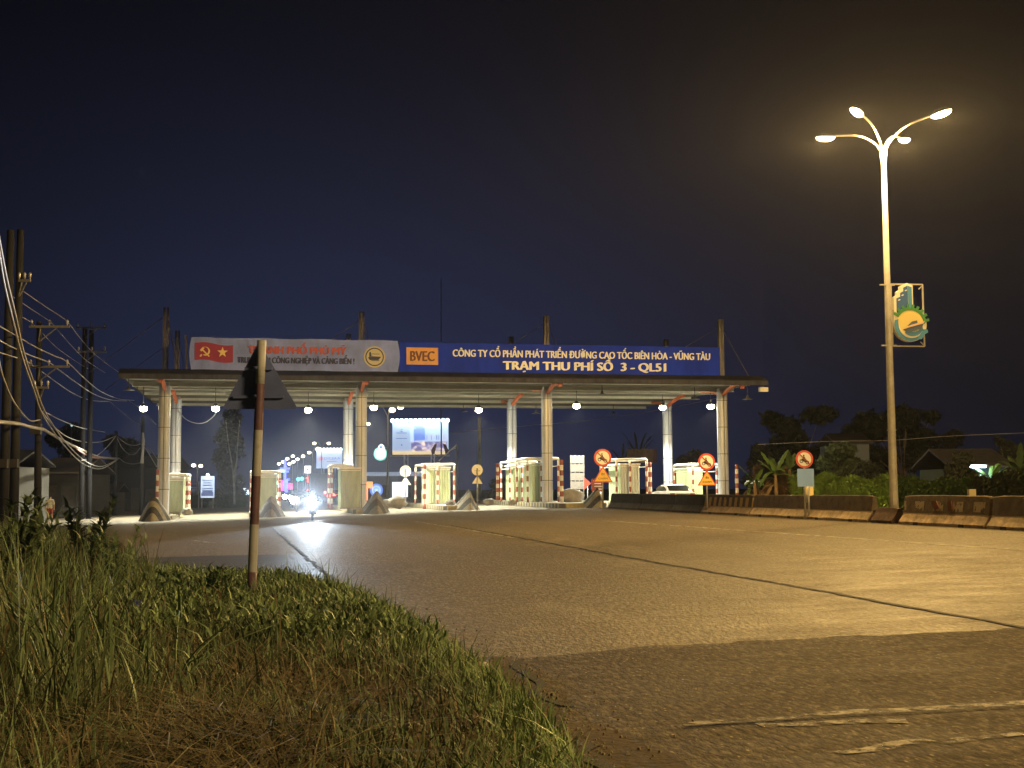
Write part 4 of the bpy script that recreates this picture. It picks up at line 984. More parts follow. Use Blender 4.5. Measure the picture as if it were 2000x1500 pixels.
f = MB(); f.prism([(0.32, -0.05), (0.32, 0.54), (0.46, 0.60), (0.46, 0.73), (0.58, 0.80), (0.58, 0.92), (0.74, 1.0), (0.74, 0.2)], -0.075, -0.062, 0); f.prism([(0.755, 0.2), (0.755, 0.99), (0.885, 0.94), (0.885, 0.2)], -0.075, -0.062, 1)
for k in range(3): f.prism([(0.36 + 0.13 * k, 0.47 + 0.17 * k), (0.42 + 0.13 * k, 0.51 + 0.17 * k), (0.47 + 0.13 * k, 0.50 + 0.17 * k), (0.41 + 0.13 * k, 0.455 + 0.17 * k)], -0.082, -0.0765, 2)
f.build("tower_face", [blu, blu2, wht], tp)
cx, cz = 0.78, -0.38
MB().disc((cx, cz), 0.60, -0.10, 0.08, 0, 40).build("disc_body", wht, es)
cg = MB(); a0, a1 = R(2), R(150); n = 9; po = []
for k in range(n):
    for f_, r_ in ((0.0, 0.60), (0.02, 0.71), (0.5, 0.71), (0.52, 0.60)):
        a = a1 + (a0 - a1) * (k + f_) / n; po.append((cx + r_ * math.cos(a), cz + r_ * math.sin(a)))
inn = [(cx + 0.50 * math.cos(a), cz + 0.50 * math.sin(a)) for a in np.linspace(a0, a1, 24)]
cg.prism(po + inn, -0.125, -0.102); cg.build("cogwheel", grn, es)
MB().disc((cx - 0.02, cz + 0.04), 0.49, -0.118, -0.1025, 0, 36).build("sun_disc", yel, es)
def crescent(mb, c, r1, c2, r2, aa, ab, y0, y1, mi):
    o1 = [(c[0] + r1 * math.cos(a), c[1] + r1 * math.sin(a)) for a in np.linspace(aa, ab, 24)]
    o2 = [(c2[0] + r2 * math.cos(a), c2[1] + r2 * math.sin(a)) for a in np.linspace(ab, aa, 24)]
    mb.prism(o1 + o2, y0, y1, mi)
w = MB()
crescent(w, (cx, cz), 0.585, (cx + 0.02, cz + 0.06), 0.47, R(165), R(335), -0.134, -0.119, 1)
crescent(w, (cx + 0.02, cz - 0.02), 0.46, (cx + 0.02, cz + 0.06), 0.45, R(185), R(330), -0.146, -0.135, 0)
crescent(w, (cx + 0.06, cz - 0.02), 0.40, (cx + 0.08, cz + 0.10), 0.36, R(225), R(340), -0.158, -0.147, 1)
w.prism([(cx + 0.20, cz - 0.52), (cx + 0.36, cz - 0.30), (cx + 0.50, cz - 0.16), (cx + 0.60, cz - 0.18), (cx + 0.62, cz - 0.28), (cx + 0.50, cz - 0.34), (cx + 0.38, cz - 0.52)], -0.162, -0.148, 1)
w.build("wave", [wht, blu2], es)
s = MB()
s.prism([(cx - 0.30, cz - 0.19), (cx + 0.50, cz + 0.10), (cx + 0.36, cz - 0.16), (cx - 0.12, cz - 0.30)], -0.182, -0.166, 1)
s.prism([(cx - 0.30, cz - 0.17), (cx + 0.0, cz - 0.02), (cx + 0.50, cz + 0.12), (cx + 0.44, cz + 0.03)], -0.195, -0.183, 0); s.prism([(cx - 0.14, cz - 0.06), (cx + 0.04, cz + 0.10), (cx + 0.22, cz + 0.14), (cx + 0.24, cz + 0.03), (cx, cz - 0.04)], -0.182, -0.166, 1)
s.build("ship", [pnk, bgy], es)

# ================================================================== TRAFFIC SIGNS
M['signred'] = mat("sign_red", (0.55, 0.05, 0.04), 0.45); M['signwhite'] = mat("sign_white", (0.82, 0.82, 0.80), 0.45); M['signyel'] = mat("sign_yellow", (0.80, 0.50, 0.08), 0.5)
def moto_disc(par, r, y=0.0):
    d = MB().disc((0, 0), r, y - 0.012, y, 0, 36).build("disc", M['signred'], par)
    MB().disc((0, 0), r * 0.76, y - 0.018, y - 0.0125, 0, 36).build("disc_face", M['signwhite'], d)
    k = MB(); s_ = r / 0.35
    for wx, wz in ((-0.125, -0.07), (0.11, -0.125)): k.disc((wx * s_, wz * s_), 0.072 * s_, y - 0.028, y - 0.019, 0, 20, 0.045 * s_)
    k.prism([(x * s_, z * s_) for x, z in ((-0.14, -0.05), (-0.10, 0.03), (-0.02, 0.02), (0.04, 0.0), (0.13, -0.06), (0.13, -0.11), (0.03, -0.13), (-0.03, -0.09))], y - 0.032, y - 0.020)
    k.prism([(x * s_, z * s_) for x, z in ((-0.07, 0.03), (-0.04, 0.12), (0.0, 0.10), (0.03, 0.03), (0.07, 0.0), (0.0, -0.02))], y - 0.036, y - 0.022); k.disc((-0.03 * s_, 0.145 * s_), 0.030 * s_, y - 0.036, y - 0.022, 0, 14)
    k.build("motorcycle_symbol", M['black'], d)
    b_ = MB(); bar2(b_, (-0.19 * s_, 0.19 * s_), (0.19 * s_, -0.19 * s_), 0.042 * s_, y - 0.044, y - 0.037); b_.build("slash_bar", M['signred'] if False else mat("slash_dark_red", (0.30, 0.03, 0.03), 0.5), d)
    return d
def road_sign(px, py, Y, r, label, kind, tri_px=None):
    c = at(px, py, Y); g_ = Vector((c.x, c.y, zg(c.x, c.y)))
    t = thing("road_sign", label, "road sign", g_, R(4) if kind != 'back' else R(8)); zc = c.z - g_.z
    MB().tube([(0, 0.04, -0.1), (0, 0.04, zc + r * 0.5)], 0.038, 10).build("post", M['steel'], t)
    if kind == 'back':
        MB().disc((0, 0), r, zc, zc, 0) if False else None
        d = MB(); d.disc((0, zc), r, -0.006, 0.006, 0, 36); d.build("disc", M['signwhite'], t)
        q = MB(); q.prism([(0, zc - r * 0.95), (-r * 0.95, zc - r * 2.45), (r * 0.95, zc - r * 2.45)], -0.006, 0.006); q.build("triangular_plate", M['signwhite'], t)
        m_ = MB(); m_.tube([(0, -0.045, 0), (0, -0.045, zc + r * 0.35)], 0.04, 8); m_.box((0, -0.02, zc - 0.05), (r * 1.1, 0.03, 0.04)); m_.build("clamp", M['steel'], t)
    else:
        dd_ = moto_disc(t, r); dd_.location = (0, 0, zc)
        if kind == 'tri':
            rr = r * 1.12; z0 = zc - r * 0.94
            q = MB(); q.prism([(0, z0), (-rr, z0 - rr * 1.62), (rr, z0 - rr * 1.62)], -0.022, -0.006); tri_o = q.build("triangular_plate", M['signred'], t)
            q = MB(); q.prism([(0, z0 - rr * 0.2), (-rr * 0.82, z0 - rr * 1.52), (rr * 0.82, z0 - rr * 1.52)], -0.030, -0.023); q.build("plate_face", M['signyel'], tri_o)
            lettering("ĐI", rr * 0.32, rr * 0.24, 0, z0 - rr * 0.80, -0.031, M['black'], tri_o); lettering("CHẬM", rr * 0.92, rr * 0.30, 0, z0 - rr * 1.24, -0.031, M['black'], tri_o)
        else:
            q = MB(); q.box((0.03, -0.01, zc - r * 2.05), (r * 1.88, 0.016, r * 1.98)); q.build("blank_plate", mat("pale_blue_plate", (0.22, 0.42, 1.0), 0.5, var=0.05, scale=20), t)
            q = MB(); q.tube([(0.14, 0.05, -0.1), (0.14, 0.05, zc - r * 2.5)], 0.035, 10); q.tube([(0.02, -0.05, 0.6), (0.10, -0.03, zc - r * 3.0)], 0.03, 8); q.build("plate_leg", M['steel'], t)
    return t
road_sign(1177, 894, 73.5, 0.51, "no motorcycles sign over yellow triangle before the pale grey booth", 'tri')
road_sign(1380, 902, 57.5, 0.385, "no motorcycles sign over yellow triangle before the rightmost booth", 'tri')
road_sign(1571, 897, 46.5, 0.325, "no motorcycles sign over a blank pale blue plate", 'plate')
road_sign(792, 920, 96, 0.42, "grey back of a round sign left of the middle booth", 'back')
road_sign(932, 918, 79.5, 0.345, "white back of a round sign over a triangle on the pointed nose", 'back')
# grey sheeted rack with rows, arrow, dark red board
t = thing("sheeted_rack", "tall grey rack of four tied tarpaulin panels on legs", "rack", on(1128, 92), R(6))
z0 = at(1128, 956, 92).z - t.location.z; z1 = at(1128, 889, 92).z - t.location.z
M['tarp'] = mat("grey_tarpaulin", (0.17, 0.17, 0.175), 0.7, var=0.2, scale=6, bump=0.8, bscale=9)
for k in range(4):
    h_ = (z1 - z0) / 4; MB().box((0, 0, z0 + h_ * (k + 0.5)), (1.02, 0.08, h_ - 0.07)).build("tarpaulin_panel", M['tarp'], t)
lg = MB()
for x in (-0.45, -0.15, 0.15, 0.45): lg.tube([(x, 0.05, 0), (x, 0.05, z1)], 0.035, 6)
lg.build("leg_frame", M['steel'], t)
t = thing("arrow_sign", "small red arrow sign pointing right beside the grey rack", "arrow sign", on(1148, 91), R(5)); zc = at(1148, 944, 91).z - t.location.z
MB().prism([(-0.26, zc + 0.45), (0.24, zc), (-0.26, zc - 0.45)], -0.02, 0.02).build("arrow_plate", M['signred'], t); MB().tube([(0, 0.05, 0), (0, 0.05, zc)], 0.035, 6).build("post", M['steel'], t)
t = thing("notice_board", "low dark red notice board with pale lines behind the striped nose", "notice board", on(1167, 88), R(5)); zc = at(1167, 947, 88).z - t.location.z
MB().box((0, 0, zc), (0.82, 0.05, 0.86)).build("board", mat("dark_red_board", (0.20, 0.035, 0.03), 0.6), t)
q = MB()
for k in range(4): q.box((-0.02 + 0.04 * k, -0.035, zc + 0.28 - 0.19 * k), (0.55 - 0.06 * (k % 2), 0.012, 0.06))
q.build("text_lines", M['offwhite'], t); MB().box((-0.3, 0.05, zc / 2), (0.06, 0.04, zc)).box((0.3, 0.05, zc / 2), (0.06, 0.04, zc)).build("leg", M['steel'], t)

# ================================================================== VEHICLES
def loft(sections, mats_faces=None):      # sections: list of (x, [(y,z)...]) mirrored profile
    pass
def car(loc, rz, label, paint, cat="car", tail=False, head=0.0, sc=1.0, group=None):
    t = thing("car", label, cat, loc, rz, group)     # local +y is the front
    prof = [(-2.15, 0.45), (-2.18, 0.75), (-2.05, 0.95), (-1.55, 1.02), (-0.95, 1.40), (-0.3, 1.47), (0.35, 1.42), (1.05, 1.02), (1.75, 0.92), (2.12, 0.75), (2.18, 0.45), (2.0, 0.25), (-2.0, 0.25)]
    m_ = MB(); vs = []
    for x, ins in ((-0.86, 0.0), (-0.82, 0.02), (0.82, 0.02), (0.86, 0.0)):
        for y, z in prof:
            k = max(0.0, z - 0.95) * 0.42
            xx = math.copysign(abs(x) - k - (0.04 if abs(x) > 0.84 and z > 1.3 else 0), x); vs.append((xx * sc, y * sc, (z if abs(x) < 0.85 else min(z, z - 0.02)) * sc))
    n = len(prof); fs = [(i * n + k, i * n + (k + 1) % n, (i + 1) * n + (k + 1) % n, (i + 1) * n + k) for i in range(3) for k in range(n)] + [tuple(range(n))[::-1], tuple(3 * n + k for k in range(n))]
    m_.add(vs, fs, 0); body = m_.build("body", paint, t)
    mod = body.modifiers.new("bevel", 'BEVEL'); mod.width = 0.05; mod.segments = 3; mod.limit_method = 'ANGLE'
    g_ = MB()
    for sx in (-1, 1): g_.prism([(y * sc, z * sc) for y, z in ((-1.35, 1.05), (-0.9, 1.34), (0.3, 1.37), (0.9, 1.05))], sx * 0.79 * sc, sx * 0.815 * sc, axis='x')
    g_.bar((0, 0.42 * sc, 1.38 * sc), (0, 1.02 * sc, 1.06 * sc), 1.32 * sc, 0.06); g_.bar((0, -1.0 * sc, 1.38 * sc), (0, -1.5 * sc, 1.06 * sc), 1.32 * sc, 0.06)
    g_.build("window", M['glass'], t)
    for sx in (-1, 1):
        for sy in (-1.3, 1.32):
            wv = MB(); wv.tube([(sx * 0.70 * sc, sy * sc, 0.32 * sc), (sx * 0.88 * sc, sy * sc, 0.32 * sc)], 0.32 * sc, 18); w_ = wv.build("wheel", M['rubber'], t)
            MB().tube([(sx * 0.85 * sc, sy * sc, 0.32 * sc), (sx * 0.892 * sc, sy * sc, 0.32 * sc)], 0.19 * sc, 14).build("rim", M['steel'], w_)
    for sx in (-1, 1):
        MB().box((sx * 0.66 * sc, 2.12 * sc, 0.68 * sc), (0.32 * sc, 0.14, 0.15 * sc)).ball((sx * 0.66 * sc, 2.16 * sc, 0.68 * sc), 0.30 * head + 0.02).build("headlight", HEADM if head else M['glass'], t)
        MB().box((sx * 0.68 * sc, -2.13 * sc, 0.82 * sc), (0.30 * sc, 0.14, 0.15 * sc)).build("tail_light", TAILM if tail else M['signred'], t)
    MB().box((0, -2.19 * sc, 0.7 * sc), (0.5 * sc, 0.03, 0.13 * sc)).build("number_plate", M['offwhite'], t)
    return t
HEADM = glow_mat("headlight_glow", (1.0, 0.97, 0.9), 25); TAILM = glow_mat("tail_light_glow", (1.0, 0.06, 0.03), 6)
car(on(1312, 84), TH, "white car passing behind the dark barriers on the far lanes", M['carwhite'], tail=False)
car(on(546, 175), TH + math.pi, "oncoming car with two lit headlights far beyond the gate", M['black'], head=1)
car(on(588, 110), TH + math.pi, "oncoming dark car just left of the motorcycle headlight", M['dsteel'], head=1)
dcol = mat("dark_car_paint", (0.05, 0.05, 0.06), 0.3)
for px, Y, lab in ((606, 170, "car with red tail lights under the red glowing sign"), (640, 150, "car with red tail lights left of the second column booth"), (656, 190, "farther car with red tail lights at the second column booth")):
    car(on(px, Y), TH, lab, dcol, tail=True)
for px, Y, lab in ((624, 145, "dark box truck with red rear lights ahead of the dazzling headlight"), (668, 240, "distant dark box truck beside the second column booth")):
    t = thing("truck", lab, "truck", on(px, Y), TH)
    MB().box((0, 0, 2.05), (2.3, 5.4, 2.5)).box((0, 0, 0.72), (2.0, 6.4, 0.25)).build("cargo_box", mat("dark_truck_box", (0.06, 0.06, 0.075), 0.6, var=0.3), t)
    MB().prism([(2.75, 0.6), (4.5, 0.6), (4.5, 1.5), (4.15, 2.5), (2.75, 2.6)], -1.05, 1.05, axis='x').build("cab", dcol, t)
    for sx in (-1, 1):
        for y in (-2.0, 3.6): MB().tube([(sx * 0.75, y, 0.48), (sx * 1.05, y, 0.48)], 0.48, 16).build("wheel", M['rubber'], t)
        MB().box((sx * 0.9, -3.2, 0.8), (0.42, 0.08, 0.3)).build("tail_light", TAILM, t)
# the scooter whose headlight dazzles, rider on it
sc_l = on(611, 66); mt = thing("motorcycle", "scooter riding towards the camera with a dazzling headlight", "motorcycle", sc_l, TH + math.pi - R(4))
fx = MB(); fx.prism([(-0.12, 0.35), (-0.20, 0.62), (-0.16, 1.0), (0.16, 1.0), (0.20, 0.62), (0.12, 0.35)], 0.42, 0.52); fx.prism([(-0.75, 0.45), (-0.7, 0.72), (0.1, 0.70), (0.2, 0.42), (-0.3, 0.3)], -0.14, 0.14, axis='x'); fx.build("body", dcol, mt)
for y in (0.62, -0.62):
    q = MB(); q.tube([(-0.05, y, 0.28), (0.05, y, 0.28)], 0.28, 18); q.build("wheel", M['rubber'], mt)
q = MB(); q.tube([(0, 0.62, 0.28), (0, 0.48, 1.02)], 0.03, 8); q.tube([(-0.34, 0.36, 1.06), (0, 0.44, 1.02), (0.34, 0.36, 1.06)], 0.018, 8); q.build("handlebar", M['steel'], mt)
MB().box((0, -0.3, 0.78), (0.26, 0.7, 0.10)).build("seat", M['black'], mt)
for sx in (-1, 1): MB().ball((sx * 0.36, 0.40, 1.22), 0.06).build("mirror", M['black'], mt)
q = MB(); q.ball((0, 0.56, 0.86), 0.17); q.build("headlight", glow_mat("dazzling_headlight", (0.93, 0.98, 1.0), 120), mt)
light("lamp_light", 'SPOT', (0, 0.74, 0.86), (0.72, 0.86, 1.0), 20000, mt, 0.07, (R(93), 0, 0), R(30), 1.0)
def figure(name, label, joints, edges, radii, colour, mats, loc, rz, root=0):
    me = bpy.data.meshes.new(name); me.from_pydata(joints, edges, [])
    o = bpy.data.objects.new(name, me); COL.objects.link(o)
    sk = o.modifiers.new("skin", 'SKIN'); sd = o.modifiers.new("sub", 'SUBSURF'); sd.levels = sd.render_levels = 2
    for v, r_ in zip(me.skin_vertices[0].data, radii): v.radius = (r_, r_)
    me.skin_vertices[0].data[root].use_root = True
    dg = bpy.context.evaluated_depsgraph_get(); m2 = bpy.data.meshes.new_from_object(o.evaluated_get(dg)); bpy.data.objects.remove(o)
    m2.name = name; m2.materials.clear()
    for m in mats: m2.materials.append(m)
    for p_ in m2.polygons: p_.material_index = colour(p_.center); p_.use_smooth = True
    o = bpy.data.objects.new(name, m2); COL.objects.link(o); o.location = loc; o.rotation_euler.z = rz
    return tag(o, label, "person")
shirtw, shortr, hairm = mat("white_shirt", (0.42, 0.46, 0.46), 0.8), mat("red_shorts", (0.25, 0.03, 0.025), 0.8), mat("dark_hair", (0.012, 0.01, 0.01), 0.7)
J = [(0, 0, 0.92), (0, 0.0, 1.12), (0, 0.02, 1.34), (0, 0.01, 1.44), (0, -0.02, 1.50), (0, -0.03, 1.60), (-0.17, 0.02, 1.36), (-0.22, 0.0, 1.10), (-0.21, -0.08, 0.86), (-0.20, -0.11, 0.77), (0.17, 0.02, 1.36), (0.23, 0.0, 1.10), (0.22, -0.06, 0.86), (0.21, -0.09, 0.77), (-0.09, 0, 0.84), (-0.10, -0.02, 0.48), (-0.10, 0.02, 0.08), (-0.11, -0.12, 0.03), (0.09, 0, 0.84), (0.11, -0.01, 0.48), (0.12, 0.03, 0.08), (0.13, -0.11, 0.03)]
E = [(0, 1), (1, 2), (2, 3), (3, 4), (4, 5), (2, 6), (6, 7), (7, 8), (8, 9), (2, 10), (10, 11), (11, 12), (12, 13), (0, 14), (14, 15), (15, 16), (16, 17), (0, 18), (18, 19), (19, 20), (20, 21)]
RR = [0.14, 0.13, 0.14, 0.06, 0.085, 0.09, 0.065, 0.045, 0.035, 0.035, 0.065, 0.045, 0.035, 0.035, 0.09, 0.06, 0.04, 0.035, 0.09, 0.06, 0.04, 0.035]
def cl(c):
    if c.z > 1.56 or (c.z > 1.48 and c.y > 0.02): return 3
    if c.z > 1.45: return 2
    if c.z > 0.92 and (abs(c.x) < 0.2 or c.z > 1.12): return 0
    if 0.6 < c.z <= 0.92 and abs(c.x) < 0.185: return 1
    return 2
figure("person", "person in white shirt and red shorts standing by the left shop front", J, E, RR, cl, [shirtw, shortr, M['skin'], hairm], on(98, 74), R(20))
J2 = [(0, -0.25, 0.86), (0, -0.24, 1.10), (0, -0.16, 1.34), (0, -0.13, 1.44), (0, -0.12, 1.52), (0, -0.11, 1.62), (-0.18, -0.14, 1.34), (-0.28, 0.02, 1.14), (-0.32, 0.30, 1.08), (-0.30, 0.38, 1.06), (0.18, -0.14, 1.34), (0.28, 0.02, 1.14), (0.32, 0.30, 1.08), (0.30, 0.38, 1.06), (-0.12, -0.15, 0.84), (-0.20, 0.22, 0.80), (-0.16, 0.12, 0.40), (-0.17, 0.26, 0.34), (0.12, -0.15, 0.84), (0.20, 0.22, 0.80), (0.16, 0.12, 0.40), (0.17, 0.26, 0.34)]
RR2 = [0.15, 0.14, 0.15, 0.07, 0.11, 0.12] + RR[6:]
figure("person", "rider in dark jacket and helmet on the scooter with the dazzling headlight", J2, E, RR2, lambda c: 1 if c.z > 1.5 else (0 if c.z > 0.9 else 2), [mat("dark_jacket", (0.04, 0.045, 0.06), 0.8), mat("helmet", (0.05, 0.05, 0.05), 0.3), mat("dark_trousers", (0.03, 0.03, 0.035), 0.8)], sc_l, TH + math.pi - R(4))

fd = glow_mat("far_headlight", (1.0, 0.96, 0.86), 60)
for px, Y, lab in ((580, 92, "farther scooter with a round headlight just left of the dazzling one"), (566, 128, "small distant scooter with a lit headlight between the two headlit cars")):
    c = dup(mt, on(px, Y), lab)
    for o in list(c.children):
        if o.type == 'LIGHT': bpy.data.objects.remove(o)
    for o in c.children:
        if o.name.startswith("headlight"): o.data = o.data.copy(); o.data.materials.clear(); o.data.materials.append(fd)
# ================================================================== UTILITY POLES AND WIRES ON THE LEFT
def pole(px0, py0, px1, Y, r0, r1, label, arms=(), cat="utility pole", extra=None, boxes=()):
    b = on(px0, Y); tp = at(px1, py0, Y) - b
    t = thing("utility_pole", label, cat, b, 0.0, "utility poles along the left verge")
    MB().tube([(0, 0, -0.2), Vector((tp.x * 0.5, 0, tp.z * 0.5)), (tp.x, 0, tp.z)], [r0, (r0 + r1) / 2, r1], 12).build("pole", M['polec'], t)
    for (pxa, pxb, py) in arms:
        a, c = at(pxa, py, Y - 0.2) - b, at(pxb, py, Y - 0.2) - b
        m_ = MB(); m_.bar(a, c, 0.09, 0.11); mid = (a + c) / 2; xx = tp.x * (mid.z / tp.z)
        m_.bar(a.lerp(c, 0.28), (xx, -0.1, mid.z - 0.75), 0.05); m_.bar(a.lerp(c, 0.72), (xx, -0.1, mid.z - 0.75), 0.05); m_.bar((xx, -0.1, mid.z - 0.75), (xx, 0, mid.z - 0.85), 0.1)
        ao = m_.build("crossarm", M['arm'], t)
        for f_ in (0.06, 0.5, 0.94):
            q = a.lerp(c, f_); MB().lathe([(0.03, 0), (0.03, 0.08), (0.07, 0.1), (0.05, 0.16), (0.075, 0.2), (0.04, 0.28), (0.001, 0.3)], (q.x, q.y, q.z + 0.05), 10).build("insulator", M['steel'], ao)
    for (py, w_, h_) in boxes:
        q = at(px0, py, Y - 0.35) - b; MB().box((tp.x * q.z / tp.z, -0.3, q.z), (w_, 0.25, h_)).build("junction_box", M['dsteel'], t)
    return t
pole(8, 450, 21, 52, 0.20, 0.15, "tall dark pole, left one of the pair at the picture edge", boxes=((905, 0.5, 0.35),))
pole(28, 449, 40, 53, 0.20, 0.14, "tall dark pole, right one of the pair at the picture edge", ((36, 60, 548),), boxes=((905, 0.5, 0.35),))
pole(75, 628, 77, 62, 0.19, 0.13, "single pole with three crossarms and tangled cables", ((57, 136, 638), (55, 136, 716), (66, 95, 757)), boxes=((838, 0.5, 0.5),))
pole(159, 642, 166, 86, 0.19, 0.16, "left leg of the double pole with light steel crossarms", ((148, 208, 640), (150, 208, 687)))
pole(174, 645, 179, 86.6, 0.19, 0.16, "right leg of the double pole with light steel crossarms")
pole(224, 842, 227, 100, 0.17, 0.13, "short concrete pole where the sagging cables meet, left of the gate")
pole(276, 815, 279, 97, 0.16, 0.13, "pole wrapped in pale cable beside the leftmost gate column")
tag(MB().tube([at(277, 905, 96.6), at(279, 880, 96.6), at(280, 862, 96.6), at(279, 845, 96.6)], [0.14, 0.10, 0.13, 0.07], 8).build("cable_wrap", M['wire'], None), "pale cable wrap hanging on the pole beside the leftmost column", "cable")
WN = [0]
def wire(label, pts, r=0.03, m=None):
    c = catmull([at(*p) for p in pts], 7)
    o = MB().tube(c, r, 6).build("overhead_cable", m or M['wire'])
    tag(o, label, "cable", "overhead cables"); return o
M['wired'] = mat("dim_cable", (0.20, 0.20, 0.22), 0.5)
wire("thick pale cable sweeping down from the left edge, left strand of two", [(-6, 470, 24), (8, 555, 28), (26, 630, 33), (44, 700, 39), (66, 762, 46), (86, 815, 53), (124, 868, 66), (160, 904, 80), (192, 916, 92), (214, 908, 97), (232, 896, 99.5)], 0.034)
wire("thick pale cable sweeping down from the left edge, right strand of two", [(-6, 445, 24), (12, 540, 28), (30, 615, 33), (47, 690, 39), (69, 755, 46), (92, 812, 53), (130, 866, 66), (166, 900, 80), (194, 911, 92), (215, 905, 97), (232, 894, 99.5)], 0.030)
wire("slack cable from the left edge to the tangle on the single pole", [(-6, 690, 30), (6, 738, 36), (24, 780, 44), (44, 808, 52), (60, 822, 58), (78, 820, 61.5)], 0.032)
wire("thick horizontal cable bundle from the left edge to the single pole", [(-8, 824, 40), (20, 826, 46), (42, 829, 52), (60, 834, 58), (84, 838, 61)], 0.075)
wire("thick spliced bundle dropping from the single pole towards the short pole", [(84, 838, 62), (104, 850, 66), (126, 862, 72), (150, 874, 80), (172, 884, 88), (196, 893, 95), (230, 896, 100)], 0.085, mat("spliced_cable", (0.30, 0.29, 0.29), 0.7, var=0.4, scale=3))
wire("pinkish frayed strands under the spliced bundle", [(150, 877, 80), (168, 888, 87), (186, 894, 92), (200, 893, 96)], 0.06, mat("pink_cable", (0.42, 0.26, 0.30), 0.7))
wire("cable looping from the single pole far up to the short pole", [(82, 805, 62), (110, 838, 70), (140, 857, 80), (172, 864, 90), (200, 862, 96), (227, 851, 100)], 0.034)
wire("flat cable from the single pole towards the gate corner", [(84, 803, 62), (120, 821, 72), (160, 836, 84), (205, 844, 98)], 0.028)
wire("cable from the short pole dipping low to the tangle below", [(227, 851, 100), (210, 872, 97), (192, 888, 94), (176, 896, 90), (160, 899, 84)], 0.034)
wire("upper slack cable between the short pole and the wrapped pole", [(228, 852, 100), (246, 866, 99), (262, 870, 98), (277, 866, 97)], 0.03)
wire("middle slack cable between the short pole and the wrapped pole", [(228, 854, 100), (238, 874, 99.5), (252, 887, 98), (264, 886, 97.5), (276, 872, 97)], 0.032)
wire("lowest slack cable between the short pole and the wrapped pole", [(233, 895, 100), (244, 903, 99), (260, 906, 98), (278, 903, 97)], 0.034)
wire("cable fanning from the wrapped pole down to the gate column", [(280, 870, 97), (292, 888, 96), (306, 912, 95)], 0.03)
wire("second cable fanning from the wrapped pole to the gate column", [(280, 866, 97), (294, 878, 96), (308, 898, 95)], 0.025, M['wired'])
wire("topmost thin power line running down to the gate roof", [(44, 568, 53), (86, 597, 57), (130, 627, 62), (152, 655, 68), (178, 685, 76), (205, 708, 84), (236, 730, 92)], 0.022, M['wired'])
wire("second thin power line from the pair of poles", [(22, 577, 52), (60, 603, 57), (100, 630, 62), (118, 651, 66), (144, 680, 74), (170, 705, 82), (205, 728, 92)], 0.02, M['wired'])
wire("third thin power line from the pair of poles", [(28, 612, 53), (48, 622, 58), (64, 632, 62), (82, 650, 66), (112, 680, 74), (150, 707, 82), (172, 720, 88)], 0.02, M['wired'])
wire("upper middle line crossing behind the single pole", [(-6, 634, 44), (32, 656, 52), (70, 678, 58), (104, 694, 61), (130, 706, 63), (164, 738, 72), (196, 764, 82), (232, 779, 92), (262, 782, 98)], 0.028)
wire("lower middle line crossing behind the single pole", [(-6, 662, 44), (28, 680, 52), (62, 695, 58), (96, 708, 61), (112, 720, 65), (150, 748, 74), (184, 770, 84), (216, 781, 92), (248, 783, 98)], 0.028)
wire("lowest middle line from the left edge to the lower crossarm", [(-6, 687, 44), (30, 698, 52), (52, 705, 58), (66, 716, 62), (82, 726, 64), (112, 748, 72), (146, 770, 82), (178, 782, 90), (212, 784, 96)], 0.026)
wire("thin cable under the gate corner lamp", [(252, 783, 98), (270, 795, 96), (288, 812, 94), (305, 829, 92)], 0.025)
wire("bright slack cable hanging between the left column and a lamp", [(348, 802, 89), (362, 818, 88), (380, 826, 87), (398, 826, 86), (414, 816, 85), (424, 804, 84)], 0.03)
wire("faint line falling from the gate corner", [(214, 784, 98), (236, 803, 99), (256, 820, 100), (274, 830, 100)], 0.02, M['wired'])
wire("faint long cable rising across the right bays", [(880, 846, 140), (1010, 833, 140), (1140, 822, 138), (1290, 800, 134), (1400, 778, 130)], 0.03, M['wired'])
wire("faint cable behind the street lamp post", [(1480, 868, 84), (1620, 862, 84), (1740, 860, 84), (1850, 852, 84), (2010, 845, 84)], 0.02, M['wired'])

# ================================================================== TREES AND PLANTS
def leafcloud(centers, n, size, m, parent, name="crown", flat_=0.0):
    """centers: (x, y, z, rx, ry, rz)"""
    cs = np.array(centers); wts = cs[:, 3] * cs[:, 4] * cs[:, 5]; k = RNG.choice(len(cs), n, p=wts / wts.sum())
    d = RNG.normal(0, 1, (n, 3)); d /= np.linalg.norm(d, axis=1)[:, None]; rr = RNG.uniform(0.15, 1.0, n) ** 0.6 * RNG.choice([1.0, 1.0, 1.22], n)
    c = cs[k, :3] + d * cs[k, 3:] * rr[:, None]
    a = RNG.normal(0, 1, (n, 3)); a[:, 2] -= flat_; a /= np.linalg.norm(a, axis=1)[:, None]
    b = np.cross(a, RNG.normal(0, 1, (n, 3))); b /= np.linalg.norm(b, axis=1)[:, None]
    s = RNG.uniform(0.5, 1.2, n)[:, None] * size
    v = np.stack([c - a * s, c + b * s * 0.38, c + a * s, c - b * s * 0.38], 1).reshape(-1, 3)
    return np_mesh(name, v, np.arange(n * 4).reshape(-1, 4), [m], None, parent, False)
